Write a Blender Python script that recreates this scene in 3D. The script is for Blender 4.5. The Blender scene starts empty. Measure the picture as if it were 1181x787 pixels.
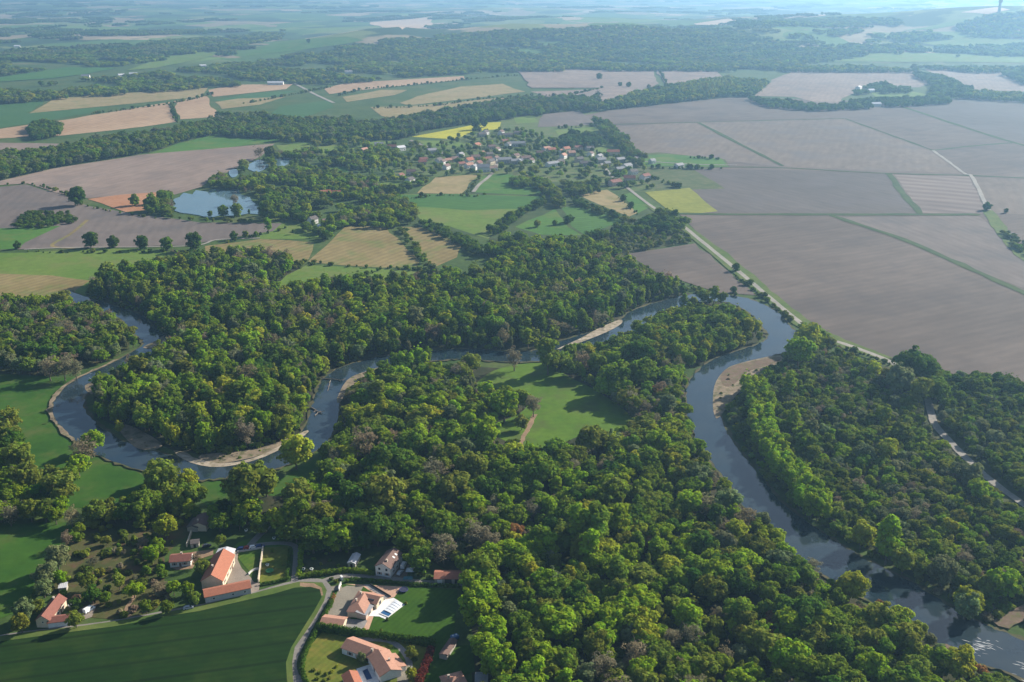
import bpy, bmesh, math, random
import numpy as np
from mathutils import Vector
random.seed(7)
RNG = np.random.default_rng(11)
SC = bpy.context.scene
COL = SC.collection
R = math.radians

# ------------------------------------------------------------------ camera maths (photo pixels 1181 x 787 -> ground)
F, CAMH = 1159.0, 250.0
PITCH = math.atan((393.5 + 20) / F)
cP, sP = math.cos(PITCH), math.sin(PITCH)

# ---- terrain: a river plain with hills beyond it
XS = np.array(sorted(set(list(range(-4800, 4801, 120)) + [-40000, -28000, -20000, -14000, -10000, -7500, -6000, 6000, 7500, 10000, 14000, 20000, 28000, 40000])), float)
YS = np.array(sorted(set([-900, -400, 0, 400, 800, 1300, 1800, 2400, 3000] + list(range(3200, 9001, 90)) + [9500, 10000, 11000, 12000, 13500, 15000, 17000, 20000, 24000, 29000, 34000, 39000])), float)

def sstep(a, b, t):
    u = np.clip((t - a) / (b - a), 0, 1)
    return u * u * (3 - 2 * u)

def h_raw(x, y):
    w = sstep(3300, 4300, y)
    roll = 14 * (np.sin(x / 610 + 1.3) * np.cos(y / 520 + .4) + .6 * np.sin(x / 290 + y / 340) + .5 * np.sin(y / 233 - x / 410)) + 16
    roll = roll * w * (.35 + .65 * sstep(-1500, 0, x)) * (1 - .6 * sstep(9000, 16000, y))
    ridge = 72 * np.exp(-((y - 4350) / 520) ** 2) * sstep(-1100, -350, x) * (1 - sstep(900, 1700, x))
    ridge = ridge * (1 + .14 * np.sin(x / 170) + .1 * np.sin(x / 83 + 2))
    hill = 112 * np.exp(-((x - 2350) / 900) ** 2 - ((y - 4800) / 850) ** 2)
    hill2 = 40 * np.exp(-((x - 1300) / 900) ** 2 - ((y - 5600) / 900) ** 2)
    far = 45 * sstep(6000, 11000, y) * (.5 + .5 * np.sin(x / 1900 + 1) * np.sin(y / 2300))
    return np.maximum(0, roll + (ridge + hill + hill2) * sstep(3200, 3700, y) + far) * sstep(3250, 3600, y)
GX, GY = np.meshgrid(XS, YS)
GZ = h_raw(GX, GY)

def height(x, y):
    x = np.clip(np.asarray(x, float), XS[0], XS[-1] - 1); y = np.clip(np.asarray(y, float), YS[0], YS[-1] - 1)
    i = np.clip(np.searchsorted(XS, x, 'right') - 1, 0, len(XS) - 2); j = np.clip(np.searchsorted(YS, y, 'right') - 1, 0, len(YS) - 2)
    u = (x - XS[i]) / (XS[i + 1] - XS[i]); v = (y - YS[j]) / (YS[j + 1] - YS[j])
    return (GZ[j, i] * (1 - u) * (1 - v) + GZ[j, i + 1] * u * (1 - v) + GZ[j + 1, i] * (1 - u) * v + GZ[j + 1, i + 1] * u * v)

def at(px, py, z=0.0):
    """photo pixel -> world point on the terrain raised by z"""
    dx = (px - 590.5) / F; dy = (393.5 - py) / F
    d = np.array([dx, cP + dy * sP, -sP + dy * cP])
    if d[2] > -0.012: d[2] = -0.012
    t = (z - CAMH) / d[2]
    if t * d[1] > 3200:
        a = 3100 / d[1]; n = 700
        ts = np.linspace(a, min(t, 30000 / d[1]), n)
        g = CAMH + ts * d[2] - height(ts * d[0], ts * d[1]) - z
        k = np.argmax(g <= 0)
        if g[k] <= 0: t = ts[k]
        else: t = ts[-1]
    return np.array([d[0] * t, d[1] * t, CAMH + d[2] * t])

def proj(p):
    x, y, z = p[0], p[1], p[2] - CAMH
    f = y * cP - z * sP; u = y * sP + z * cP
    return (590.5 + F * x / f, 393.5 - F * u / f, f)

def gp(pts, z=0.0): return [at(x, y, z)[:2] for x, y in pts]

# ------------------------------------------------------------------ small object helpers
def props(o, label=None, cat=None, group=None, kind=None):
    if label: o['label'] = label
    if cat: o['category'] = cat
    if group: o['group'] = group
    if kind: o['kind'] = kind
    return o

def link(name, me, mat=None, parent=None, loc=None):
    o = bpy.data.objects.new(name, me); COL.objects.link(o)
    if mat is not None and me is not None and not me.materials:
        for m in (mat if isinstance(mat, (list, tuple)) else [mat]): me.materials.append(m)
    if parent is not None: o.parent = parent
    if loc is not None: o.location = loc
    return o

def empty(name, loc, rz=0.0, label=None, cat=None, group=None):
    o = bpy.data.objects.new(name, None); COL.objects.link(o)
    o.location = loc; o.rotation_euler = (0, 0, rz); o.empty_display_size = 1
    return props(o, label, cat, group)

def mesh_of(verts, faces, name='mesh'):
    me = bpy.data.meshes.new(name); me.from_pydata([tuple(map(float, v)) for v in verts], [], faces); me.update(); return me

class MB:
    """collects simple solids into one mesh"""
    def __init__(s): s.v = []; s.f = []
    def add(s, vs, fs):
        n = len(s.v); s.v += [tuple(v) for v in vs]; s.f += [tuple(i + n for i in f) for f in fs]; return s
    def box(s, x0, x1, y0, y1, z0, z1):
        return s.add([(x0, y0, z0), (x1, y0, z0), (x1, y1, z0), (x0, y1, z0), (x0, y0, z1), (x1, y0, z1), (x1, y1, z1), (x0, y1, z1)],
                     [(3, 2, 1, 0), (4, 5, 6, 7), (0, 1, 5, 4), (1, 2, 6, 5), (2, 3, 7, 6), (3, 0, 4, 7)])
    def prism(s, prof, x0, x1):
        """profile in (y,z), extruded along x"""
        n = len(prof)
        vs = [(x0, y, z) for y, z in prof] + [(x1, y, z) for y, z in prof]
        return s.add(vs, [tuple(range(n - 1, -1, -1)), tuple(range(n, 2 * n))] + [(i, (i + 1) % n, n + (i + 1) % n, n + i) for i in range(n)])
    def cyl(s, x, y, z0, z1, r0, r1=None, n=14):
        r1 = r0 if r1 is None else r1
        a = [2 * math.pi * i / n for i in range(n)]
        vs = [(x + r0 * math.cos(t), y + r0 * math.sin(t), z0) for t in a] + [(x + r1 * math.cos(t), y + r1 * math.sin(t), z1) for t in a]
        return s.add(vs, [tuple(range(n - 1, -1, -1)), tuple(range(n, 2 * n))] + [(i, (i + 1) % n, n + (i + 1) % n, n + i) for i in range(n)])
    def tube(s, p, q, r0, r1, n=6):
        p = Vector(p); q = Vector(q); d = (q - p).normalized(); a = d.orthogonal().normalized(); b = d.cross(a)
        vs = [p + (a * math.cos(2 * math.pi * i / n) + b * math.sin(2 * math.pi * i / n)) * r0 for i in range(n)] + [q + (a * math.cos(2 * math.pi * i / n) + b * math.sin(2 * math.pi * i / n)) * r1 for i in range(n)]
        return s.add(vs, [tuple(range(n - 1, -1, -1)), tuple(range(n, 2 * n))] + [(i, (i + 1) % n, n + (i + 1) % n, n + i) for i in range(n)])
    def build(s, name, mat, parent=None, bevel=0, loc=None):
        me = mesh_of(s.v, s.f, name)
        bm = bmesh.new(); bm.from_mesh(me)
        bmesh.ops.recalc_face_normals(bm, faces=bm.faces)
        if bevel: bmesh.ops.bevel(bm, geom=list(bm.edges), offset=bevel, segments=2, affect='EDGES', clamp_overlap=True)
        bm.to_mesh(me); bm.free()
        return link(name, me, mat, parent, loc)

# ------------------------------------------------------------------ materials
def new_mat(name):
    m = bpy.data.materials.new(name); m.use_nodes = True
    nt = m.node_tree; nt.nodes.clear()
    out = nt.nodes.new('ShaderNodeOutputMaterial'); b = nt.nodes.new('ShaderNodeBsdfPrincipled')
    nt.links.new(b.outputs[0], out.inputs[0])
    return m, nt, b, out

def N(nt, t, **kw):
    n = nt.nodes.new(t)
    for k, v in kw.items():
        if k.startswith('i_'): n.inputs[k[2:].replace('_', ' ')].default_value = v
        else: setattr(n, k, v)
    return n

def mixc(nt, fac, a, b, blend='MIX'):
    m = nt.nodes.new('ShaderNodeMix'); m.data_type = 'RGBA'; m.blend_type = blend
    for s, v in ((m.inputs[0], fac), (m.inputs[6], a), (m.inputs[7], b)):
        if hasattr(v, 'links'): nt.links.new(v, s)
        elif isinstance(v, (tuple, list)): s.default_value = (*v[:3], 1)
        else: s.default_value = v
    return m.outputs[2]

def ramp(nt, sock, stops, interp='LINEAR'):
    r = nt.nodes.new('ShaderNodeValToRGB'); r.color_ramp.interpolation = interp
    while len(r.color_ramp.elements) < len(stops): r.color_ramp.elements.new(.5)
    for e, (p, c) in zip(r.color_ramp.elements, stops):
        e.position = p; e.color = (*c[:3], 1) if isinstance(c, (tuple, list)) else (c, c, c, 1)
    nt.links.new(sock, r.inputs[0]); return r.outputs[0]

def noise(nt, vec, scale, detail=4, rough=.55):
    n = N(nt, 'ShaderNodeTexNoise'); n.inputs['Scale'].default_value = scale; n.inputs['Detail'].default_value = detail; n.inputs['Roughness'].default_value = rough
    if vec is not None: nt.links.new(vec, n.inputs['Vector'])
    return n.outputs['Fac']

MATS = {}
def plain(name, c, var=.18, scale=1.5, rough=.8, bump=0.0):
    if name in MATS: return MATS[name]
    m, nt, b, _ = new_mat(name)
    tc = N(nt, 'ShaderNodeTexCoord'); v = tc.outputs['Object']
    f = noise(nt, v, scale, 5)
    lo = tuple(x * (1 - var) for x in c); hi = tuple(min(1, x * (1 + var)) for x in c)
    nt.links.new(ramp(nt, f, [(.3, lo), (.7, hi)]), b.inputs['Base Color'])
    b.inputs['Roughness'].default_value = rough
    MATS[name] = m; return m

def field(name, c1, c2, big=.006, fine=.25, ang=0.0, period=0.0, stripe=0.0, c3=None, tram=0.0, tramp=24.0, stretch=1.0):
    """soil or crop: broad patches, fine mottling, drill rows at an angle, optional dark tramlines"""
    if name in MATS: return MATS[name]
    m, nt, b, _ = new_mat(name)
    geo = N(nt, 'ShaderNodeNewGeometry')
    mp = N(nt, 'ShaderNodeMapping'); mp.inputs['Rotation'].default_value = (0, 0, R(ang))
    nt.links.new(geo.outputs['Position'], mp.inputs['Vector']); v = mp.outputs[0]
    mp2 = N(nt, 'ShaderNodeMapping'); mp2.inputs['Scale'].default_value = (1, 1 / stretch, 1); nt.links.new(v, mp2.inputs['Vector'])
    f = noise(nt, mp2.outputs[0], big, 6, .6)
    col = ramp(nt, f, [(.34, c1), (.66, c2)])
    g = noise(nt, mp2.outputs[0], fine, 6, .65)
    col = mixc(nt, 1.0, col, ramp(nt, g, [(.25, .80), (.75, 1.20)]), 'MULTIPLY')
    if c3:
        k = noise(nt, v, big * 2.3, 5, .6)
        col = mixc(nt, ramp(nt, k, [(.5, 0.), (.68, 1.)]), col, c3)
    if stripe:
        w = N(nt, 'ShaderNodeTexWave', wave_type='BANDS', bands_direction='X'); w.inputs['Scale'].default_value = .314 / period * 1.0
        w.inputs['Distortion'].default_value = 1.2; w.inputs['Detail'].default_value = 3; w.inputs['Detail Scale'].default_value = .6
        nt.links.new(v, w.inputs['Vector'])
        col = mixc(nt, 1.0, col, ramp(nt, w.outputs[1], [(.2, 1 - stripe), (.8, 1 + stripe)]), 'MULTIPLY')
    if tram:
        w = N(nt, 'ShaderNodeTexWave', wave_type='BANDS', bands_direction='X'); w.inputs['Scale'].default_value = .314 / tramp
        w.inputs['Distortion'].default_value = .25; nt.links.new(v, w.inputs['Vector'])
        col = mixc(nt, ramp(nt, w.outputs[1], [(.93, 0.), (.985, tram)]), col, tuple(x * .35 for x in c1))
    nt.links.new(col, b.inputs['Base Color']); b.inputs['Roughness'].default_value = .95
    b.inputs['Specular IOR Level'].default_value = .1
    MATS[name] = m; return m

def roof_mat(name, c, ribs=.35):
    if name in MATS: return MATS[name]
    m, nt, b, _ = new_mat(name)
    tc = N(nt, 'ShaderNodeTexCoord'); v = tc.outputs['Object']
    f = noise(nt, v, .9, 6, .7); g = noise(nt, v, 6, 3)
    col = ramp(nt, f, [(.25, tuple(x * .62 for x in c)), (.5, c), (.78, tuple(min(1, x * 1.3) for x in c))])
    col = mixc(nt, .5, col, ramp(nt, g, [(.3, tuple(x * .6 for x in c)), (.7, tuple(min(1, x * 1.35) for x in c))]))
    w = N(nt, 'ShaderNodeTexWave', wave_type='BANDS', bands_direction='X'); w.inputs['Scale'].default_value = .314 / ribs; nt.links.new(v, w.inputs['Vector'])
    nt.links.new(col, b.inputs['Base Color']); b.inputs['Roughness'].default_value = .85
    bp = N(nt, 'ShaderNodeBump'); bp.inputs['Strength'].default_value = .5; bp.inputs['Distance'].default_value = .06
    nt.links.new(w.outputs[1], bp.inputs['Height']); nt.links.new(bp.outputs[0], b.inputs['Normal'])
    MATS[name] = m; return m

def wall_mat(name, c):
    if name in MATS: return MATS[name]
    m, nt, b, _ = new_mat(name)
    tc = N(nt, 'ShaderNodeTexCoord'); v = tc.outputs['Object']
    f = noise(nt, v, .8, 6, .7); g = noise(nt, v, 5, 4)
    col = ramp(nt, f, [(.3, tuple(x * .78 for x in c)), (.6, c)])
    col = mixc(nt, .35, col, ramp(nt, g, [(.35, tuple(x * .7 for x in c)), (.6, c)]))
    nt.links.new(col, b.inputs['Base Color']); b.inputs['Roughness'].default_value = .9
    MATS[name] = m; return m

def glass_mat():
    m, nt, b, _ = new_mat('window_glass')
    b.inputs['Base Color'].default_value = (.02, .025, .03, 1); b.inputs['Roughness'].default_value = .12
    MATS['glass'] = m; return m
GLASS = glass_mat()

def water_mat(name, deep, shallow, rough=.08, wave=.5, bump=.12, spec=.5):
    m, nt, b, _ = new_mat(name)
    geo = N(nt, 'ShaderNodeNewGeometry'); v = geo.outputs['Position']
    f = noise(nt, v, .035, 5, .6)
    nt.links.new(ramp(nt, f, [(.38, deep), (.7, shallow)]), b.inputs['Base Color'])
    b.inputs['Roughness'].default_value = rough; b.inputs['IOR'].default_value = 1.33; b.inputs['Specular IOR Level'].default_value = spec
    g = noise(nt, v, wave, 4, .6)
    bp = N(nt, 'ShaderNodeBump'); bp.inputs['Strength'].default_value = bump; bp.inputs['Distance'].default_value = .4
    nt.links.new(g, bp.inputs['Height']); nt.links.new(bp.outputs[0], b.inputs['Normal'])
    return m

# foliage: the tint is a property of each tree (or of each instanced point), leaf clumps vary a little round it
def foliage_mat():
    m, nt, b, out = new_mat('foliage'); nt.nodes.remove(b)
    a = N(nt, 'ShaderNodeAttribute', attribute_type='INSTANCER', attribute_name='tint')
    lv = N(nt, 'ShaderNodeAttribute', attribute_type='GEOMETRY', attribute_name='leafvar')
    hs = N(nt, 'ShaderNodeHueSaturation'); nt.links.new(a.outputs['Color'], hs.inputs['Color'])
    mr = N(nt, 'ShaderNodeMapRange'); mr.inputs[3].default_value = .475; mr.inputs[4].default_value = .52; nt.links.new(lv.outputs['Fac'], mr.inputs[0]); nt.links.new(mr.outputs[0], hs.inputs['Hue'])
    mv = N(nt, 'ShaderNodeMapRange'); mv.inputs[3].default_value = .7; mv.inputs[4].default_value = 1.3; nt.links.new(lv.outputs['Fac'], mv.inputs[0]); nt.links.new(mv.outputs[0], hs.inputs['Value'])
    d = N(nt, 'ShaderNodeBsdfDiffuse'); t = N(nt, 'ShaderNodeBsdfTranslucent'); mx = N(nt, 'ShaderNodeMixShader'); mx.inputs[0].default_value = .42
    nt.links.new(hs.outputs[0], d.inputs[0]); nt.links.new(hs.outputs[0], t.inputs[0])
    nt.links.new(d.outputs[0], mx.inputs[1]); nt.links.new(t.outputs[0], mx.inputs[2]); nt.links.new(mx.outputs[0], out.inputs[0])
    return m
FOL = foliage_mat()
BARK = plain('bark', (.11, .085, .065), .4, 3, .9)
TINT = {'B': (.210, .310, .016), 'M': (.145, .220, .020), 'D': (.072, .138, .016), 'O': (.182, .222, .030), 'Y': (.295, .338, .026),
        'G': (.215, .188, .112), 'R': (.28, .155, .055), 'S': (.165, .200, .085), 'X': (.135, .032, .022), 'K': (.105, .158, .020), 'L': (.260, .380, .018)}

# ------------------------------------------------------------------ plant meshes
def leaf_mesh(name, puffs, leaves, size, flat=.42, aspect=1.0, seed=0, up=.25):
    """crown of many leaf-sized quads scattered over irregular clumps"""
    r = np.random.default_rng(seed)
    V = []; var = []
    for (c, rad, pv) in puffs:
        n = max(6, int(leaves * (rad / 1.5) ** 2))
        d = r.normal(size=(n, 3)); d /= np.linalg.norm(d, axis=1)[:, None]
        d[:, 2] = np.where((d[:, 2] < -.35), -d[:, 2] * .6, d[:, 2]); d /= np.linalg.norm(d, axis=1)[:, None]
        pos = np.array(c) + d * (rad * r.uniform(.74, 1.16, n))[:, None] * np.array([1, 1, .88])
        nr = d + r.normal(size=(n, 3)) * flat + np.array([0, 0, up]); nr /= np.linalg.norm(nr, axis=1)[:, None]
        t = np.cross(nr, r.normal(size=(n, 3))); t /= np.linalg.norm(t, axis=1)[:, None]; bt = np.cross(nr, t)
        s = size * r.uniform(.6, 1.35, n)[:, None] * .5
        q = np.stack([pos - t * s - bt * s * aspect, pos + t * s * 1.1 - bt * s * aspect * .8, pos + t * s + bt * s * aspect, pos - t * s * .8 + bt * s * aspect * 1.1], 1)
        V.append(q.reshape(-1, 3)); var.append(np.repeat(np.clip(pv + r.normal(size=n) * .16, 0, 1), 4))
    V = np.concatenate(V); var = np.concatenate(var)
    nq = len(V) // 4
    me = bpy.data.meshes.new(name)
    me.vertices.add(len(V)); me.vertices.foreach_set('co', V.ravel().astype(np.float32))
    me.loops.add(nq * 4); me.loops.foreach_set('vertex_index', np.arange(nq * 4, dtype=np.int32))
    me.polygons.add(nq); me.polygons.foreach_set('loop_start', np.arange(0, nq * 4, 4, dtype=np.int32))
    at_ = me.attributes.new('leafvar', 'FLOAT', 'POINT'); at_.data.foreach_set('value', var.astype(np.float32))
    me.update(calc_edges=True); me.materials.append(FOL)
    return me

def crown_puffs(rx, rz, cz, n, rad, seed, low=2.0, hollow=.45, lobes=.22):
    r = np.random.default_rng(seed); out = []
    ph = r.uniform(0, 6.28, 6)
    while len(out) < n:
        d = r.normal(size=3); d /= np.linalg.norm(d)
        th = math.atan2(d[1], d[0])
        k = 1 + lobes * (math.sin(2 * th + ph[0]) * .6 + math.sin(3 * th + ph[1] + 2 * d[2]) * .6 + .5 * math.sin(5 * th + ph[2] - 3 * d[2]))
        u = r.uniform(hollow, 1) ** .6 * k
        p = d * np.array([rx, rx, rz]) * u; p[2] += cz
        if p[2] < low: continue
        # narrower towards the bottom
        out.append((p, rad * r.uniform(.65, 1.25), r.uniform(.2, .8)))
    return out

def trunk_mb(h, r, limbs, spread, seed, top=.75):
    r_ = random.Random(seed); mb = MB()
    pts = [(0, 0, -.3)]; k = 5
    for i in range(1, k + 1):
        pts.append((r_.uniform(-.2, .2) * i * .5, r_.uniform(-.2, .2) * i * .5, h * top * i / k))
    for i in range(k): mb.tube(pts[i], pts[i + 1], r * (1.25 if i == 0 else 1 - i / (k + .6)), r * (1 - (i + 1) / (k + .6)), 7)
    for i in range(limbs):
        b = pts[2 + i % 3]; a = 6.28 * i / limbs + r_.uniform(-.4, .4)
        m = (b[0] + spread * .5 * math.cos(a), b[1] + spread * .5 * math.sin(a), b[2] + h * .13)
        e = (b[0] + spread * math.cos(a), b[1] + spread * math.sin(a), b[2] + h * .28 * r_.uniform(.8, 1.2))
        mb.tube(b, m, r * .5, r * .32, 5); mb.tube(m, e, r * .32, r * .08, 4)
    return mb

PLANTS = {}      # kind -> list of (crown mesh, trunk mesh, nominal height, nominal crown radius)
def add_plant(kind, crown, trunkmb, h, rad):
    tm = None
    if trunkmb is not None:
        tm = mesh_of(trunkmb.v, trunkmb.f, kind + '_trunk'); tm.materials.append(BARK)
    PLANTS.setdefault(kind, []).append((crown, tm, h, rad))
for s in range(6):      # broad crowns, from flat-topped to egg-shaped
    rx, rz = ((3.5, 3.6), (3.9, 3.0), (3.1, 4.3), (3.6, 3.8), (3.3, 3.4), (4.0, 3.5))[s]
    pf = crown_puffs(rx, rz, 6.6, 30 + 4 * s, 1.6, 20 + s, 2.6, lobes=.2 + .05 * s) + crown_puffs(rx * 1.12, rz * 1.1, 6.7, 26, .75, 120 + s, 3.0, hollow=.9, lobes=.2 + .05 * s)
    add_plant('broadleaf_tree', leaf_mesh('crown', pf, 82, .62, seed=s), trunk_mb(11, .32, 6, 2.7, s), 11.3, 4.7)
for s in range(4):      # tall crowns
    pf = crown_puffs(2.2, 5.8, 9.2, 40, 1.2, 40 + s, 2.2, lobes=.25) + crown_puffs(2.6, 6.4, 9.3, 26, .65, 140 + s, 3.0, hollow=.9, lobes=.3)
    add_plant('tall_tree', leaf_mesh('crown', pf, 84, .58, seed=30 + s), trunk_mb(15, .28, 6, 1.8, 9 + s), 15.6, 3.1)
for s in range(3):      # late leafing, twiggy crowns
    add_plant('bare_tree', leaf_mesh('crown', crown_puffs(3.3, 3.9, 6.6, 70, 1.0, 60 + s, 2.4, hollow=.3, lobes=.35), 52, .52, flat=1.2, aspect=.45, seed=50 + s), trunk_mb(11, .26, 9, 2.9, 19 + s, .85), 11, 4.1)
for s in range(3):      # field trees, leafy down to the grass
    pf = crown_puffs(3.4, 3.7, 4.4, 40, 1.5, 200 + s, .7, lobes=.2) + crown_puffs(3.8, 4.0, 4.5, 22, .7, 220 + s, .8, hollow=.9, lobes=.25)
    add_plant('hedge_tree', leaf_mesh('crown', pf, 80, .62, seed=230 + s), trunk_mb(8.5, .3, 6, 2.4, 39 + s), 9.2, 4.6)
for s in range(3):      # bushes
    add_plant('shrub', leaf_mesh('crown', crown_puffs(1.5, 1.0, 1.1, 13, .75, 80 + s, .3, hollow=.2), 150, .5, seed=70 + s), trunk_mb(1.6, .09, 4, .8, 29 + s), 2.6, 2.0)

# ------------------------------------------------------------------ ground and hills
def build_ground():
    nx, ny = len(XS), len(YS)
    me = bpy.data.meshes.new('ground')
    V = np.stack([GX, GY, GZ], -1).reshape(-1, 3)
    idx = np.arange(nx * ny).reshape(ny, nx)
    q = np.stack([idx[:-1, :-1], idx[:-1, 1:], idx[1:, 1:], idx[1:, :-1]], -1).reshape(-1, 4)
    me.vertices.add(len(V)); me.vertices.foreach_set('co', V.ravel().astype(np.float32))
    me.loops.add(q.size); me.loops.foreach_set('vertex_index', q.ravel().astype(np.int32))
    me.polygons.add(len(q)); me.polygons.foreach_set('loop_start', np.arange(0, q.size, 4, dtype=np.int32)); me.update(calc_edges=True)
    m, nt, b, _ = new_mat('countryside')
    geo = N(nt, 'ShaderNodeNewGeometry'); v = geo.outputs['Position']
    sep = N(nt, 'ShaderNodeSeparateXYZ'); nt.links.new(v, sep.inputs[0])
    f = noise(nt, v, .012, 6, .65); g = noise(nt, v, .2, 6, .7)
    near = ramp(nt, f, [(.3, (.030, .062, .014)), (.5, (.052, .088, .020)), (.7, (.085, .098, .032))])
    near = mixc(nt, 1., near, ramp(nt, g, [(.25, .6), (.75, 1.35)]), 'MULTIPLY')
    # far patchwork of fields, meadow and woods
    mp = N(nt, 'ShaderNodeMapping'); mp.inputs['Rotation'].default_value = (0, 0, .5); mp.inputs['Scale'].default_value = (1, .62, 0); nt.links.new(v, mp.inputs[0])
    wob = N(nt, 'ShaderNodeTexNoise'); wob.inputs['Scale'].default_value = .004; wob.inputs['Detail'].default_value = 3; nt.links.new(mp.outputs[0], wob.inputs['Vector'])
    sub = N(nt, 'ShaderNodeVectorMath', operation='SCALE'); sub.inputs['Scale'].default_value = 130; nt.links.new(wob.outputs['Color'], sub.inputs[0])
    ad = N(nt, 'ShaderNodeVectorMath', operation='ADD'); nt.links.new(mp.outputs[0], ad.inputs[0]); nt.links.new(sub.outputs[0], ad.inputs[1])
    vo = N(nt, 'ShaderNodeTexVoronoi', feature='F1', distance='CHEBYCHEV'); vo.inputs['Scale'].default_value = .0042; vo.inputs['Randomness'].default_value = .9; nt.links.new(ad.outputs[0], vo.inputs['Vector'])
    sc = N(nt, 'ShaderNodeSeparateColor'); nt.links.new(vo.outputs['Color'], sc.inputs[0])
    far = ramp(nt, sc.outputs[0], [(0, (.030, .060, .018)), (.16, (.065, .125, .024)), (.36, (.110, .170, .032)), (.52, (.045, .085, .022)), (.62, (.230, .185, .115)), (.74, (.13, .16, .05)), (.88, (.32, .25, .165))], 'CONSTANT')
    far = mixc(nt, 1., far, ramp(nt, f, [(.3, .8), (.7, 1.2)]), 'MULTIPLY')
    wd = noise(nt, v, .0016, 6, .6)
    far = mixc(nt, ramp(nt, wd, [(.56, 0.), (.60, 1.)]), far, (.026, .052, .018))
    mr = N(nt, 'ShaderNodeMapRange'); mr.inputs[1].default_value = 3350; mr.inputs[2].default_value = 3600; nt.links.new(sep.outputs[1], mr.inputs[0])
    nt.links.new(mixc(nt, mr.outputs[0], near, far), b.inputs['Base Color']); b.inputs['Roughness'].default_value = .95; b.inputs['Specular IOR Level'].default_value = .1
    o = link('ground', me, m); props(o, kind='structure')
build_ground()

LAYER = [0.03]
HOUSEX = []
EXCL = []          # footprints where no wild tree may stand: (polygon)
def smooth(pts, n=6, closed=False):
    P = [np.array(p, float) for p in pts]; out = []
    m = len(P); rng = range(m if closed else m - 1)
    for i in rng:
        if closed: a, b, c, d = P[i - 1], P[i], P[(i + 1) % m], P[(i + 2) % m]
        else: a, b, c, d = P[max(i - 1, 0)], P[i], P[i + 1], P[min(i + 2, m - 1)]
        for k in range(n):
            t = k / n
            out.append(.5 * ((2 * b) + (-a + c) * t + (2 * a - 5 * b + 4 * c - d) * t * t + (-a + 3 * b - 3 * c + d) * t ** 3))
    if not closed: out.append(P[-1])
    return out

def rough_edge(P, amp, step):
    out = []; n = len(P)
    for i in range(n):
        a, b = np.array(P[i][:2]), np.array(P[(i + 1) % n][:2]); L = np.linalg.norm(b - a); k = max(1, int(L / step))
        nn = np.array([-(b - a)[1], (b - a)[0]]) / max(L, 1e-6)
        for j in range(k):
            p = a + (b - a) * j / k
            out.append(p + nn * (random.gauss(0, amp) if 0 < j else 0))
    return out

def sheet(name, pts, mat, round_=0, excl=False, world=False, edge=None, z=None, lift=0):
    """a ground patch given by photo pixels, laid on the terrain"""
    W = [np.array(p[:2], float) for p in pts] if world else gp(pts)
    if excl: EXCL.append(np.array(W))
    if round_: W = smooth(W, round_, True)
    far = max(p[1] for p in W)
    dist = np.mean([p[1] for p in W])
    if edge is None: edge = dist * .0012
    W = rough_edge(W, edge, max(3.0, dist * .025)) if edge else W
    LAYER[0] += .005; zz = LAYER[0] if z is None else z
    bm = bmesh.new(); vs = [bm.verts.new((p[0], p[1], 0)) for p in W]
    try: f = bm.faces.new(vs)
    except ValueError: bm.free(); return
    bmesh.ops.triangulate(bm, faces=[f])
    if far > 3200:
        for _ in range(7):
            e = [x for x in bm.edges if x.calc_length() > 90]
            if not e: break
            bmesh.ops.subdivide_edges(bm, edges=e, cuts=1); bmesh.ops.triangulate(bm, faces=bm.faces)
        for v in bm.verts: v.co.z = float(height(v.co.x, v.co.y)) + 1.2 + zz
    else:
        for v in bm.verts: v.co.z = zz
    for f in bm.faces:
        if f.normal.z < 0: f.normal_flip()
    me = bpy.data.meshes.new(name); bm.to_mesh(me); bm.free()
    return props(link(name, me, mat), kind='structure')

def ribbon(name, pts, width, mat, n=6, world=False, z=None, jitter=0.0):
    W = [np.array(p[:2], float) for p in pts] if world else gp([p[:2] for p in pts])
    wd = [p[2] for p in pts] if len(pts[0]) > 2 else [width] * len(pts)
    S = smooth([np.array([a[0], a[1], w]) for a, w in zip(W, wd)], n)
    vs = []; LAYER[0] += .005; zz = LAYER[0] if z is None else z
    for i, p in enumerate(S):
        a = S[max(i - 1, 0)]; b = S[min(i + 1, len(S) - 1)]; d = b[:2] - a[:2]; d /= max(np.linalg.norm(d), 1e-6); nn = np.array([-d[1], d[0]])
        for s in (1, -1):
            q = p[:2] + nn * s * (p[2] / 2 + random.gauss(0, jitter))
            vs.append((q[0], q[1], zz + (float(height(q[0], q[1])) + 1.2 if q[1] > 3200 else 0)))
    fs = [(2 * i, 2 * i + 1, 2 * i + 3, 2 * i + 2) for i in range(len(S) - 1)]
    me = mesh_of(vs, fs, name); bm = bmesh.new(); bm.from_mesh(me)
    for f in bm.faces:
        if f.normal.z < 0: f.normal_flip()
    bm.to_mesh(me); bm.free()
    return props(link(name, me, mat), kind='structure'), S
# ------------------------------------------------------------------ fields (photo pixels)
PLO = (.185, .140, .118); PLO2 = (.235, .178, .150)
m_plough = field('plough_violet', (.098, .078, .066), (.136, .108, .090), .005, .07, 62, 9, .03, (.086, .071, .064), stretch=3)
m_plough2 = field('plough_pink', (.122, .096, .078), (.160, .127, .102), .005, .08, 20, 12, .025, (.120, .104, .098), stretch=3)
m_plough3 = field('plough_grey', (.086, .073, .066), (.112, .095, .085), .004, .07, -30, 12, .025, (.106, .092, .088), stretch=3)
m_plough4 = field('plough_streaked', (0.133, 0.105, 0.0924), (0.1925, 0.154, 0.133), .012, .08, -62, 26, .12, stretch=4)
m_plough5 = field('plough_brown', (.122, .100, .088), (.156, .128, .112), .006, .09, -12, 10, .03, (.108, .094, .088), stretch=3)
m_pinktan = field('plough_pink_tan', (.185, .138, .112), (.238, .180, .146), .005, .08, 20, 12, .03, (.160, .128, .110), stretch=3)
m_orange = field('bare_orange_soil', (.30, .145, .075), (.35, .185, .105), .02, .15)
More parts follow.
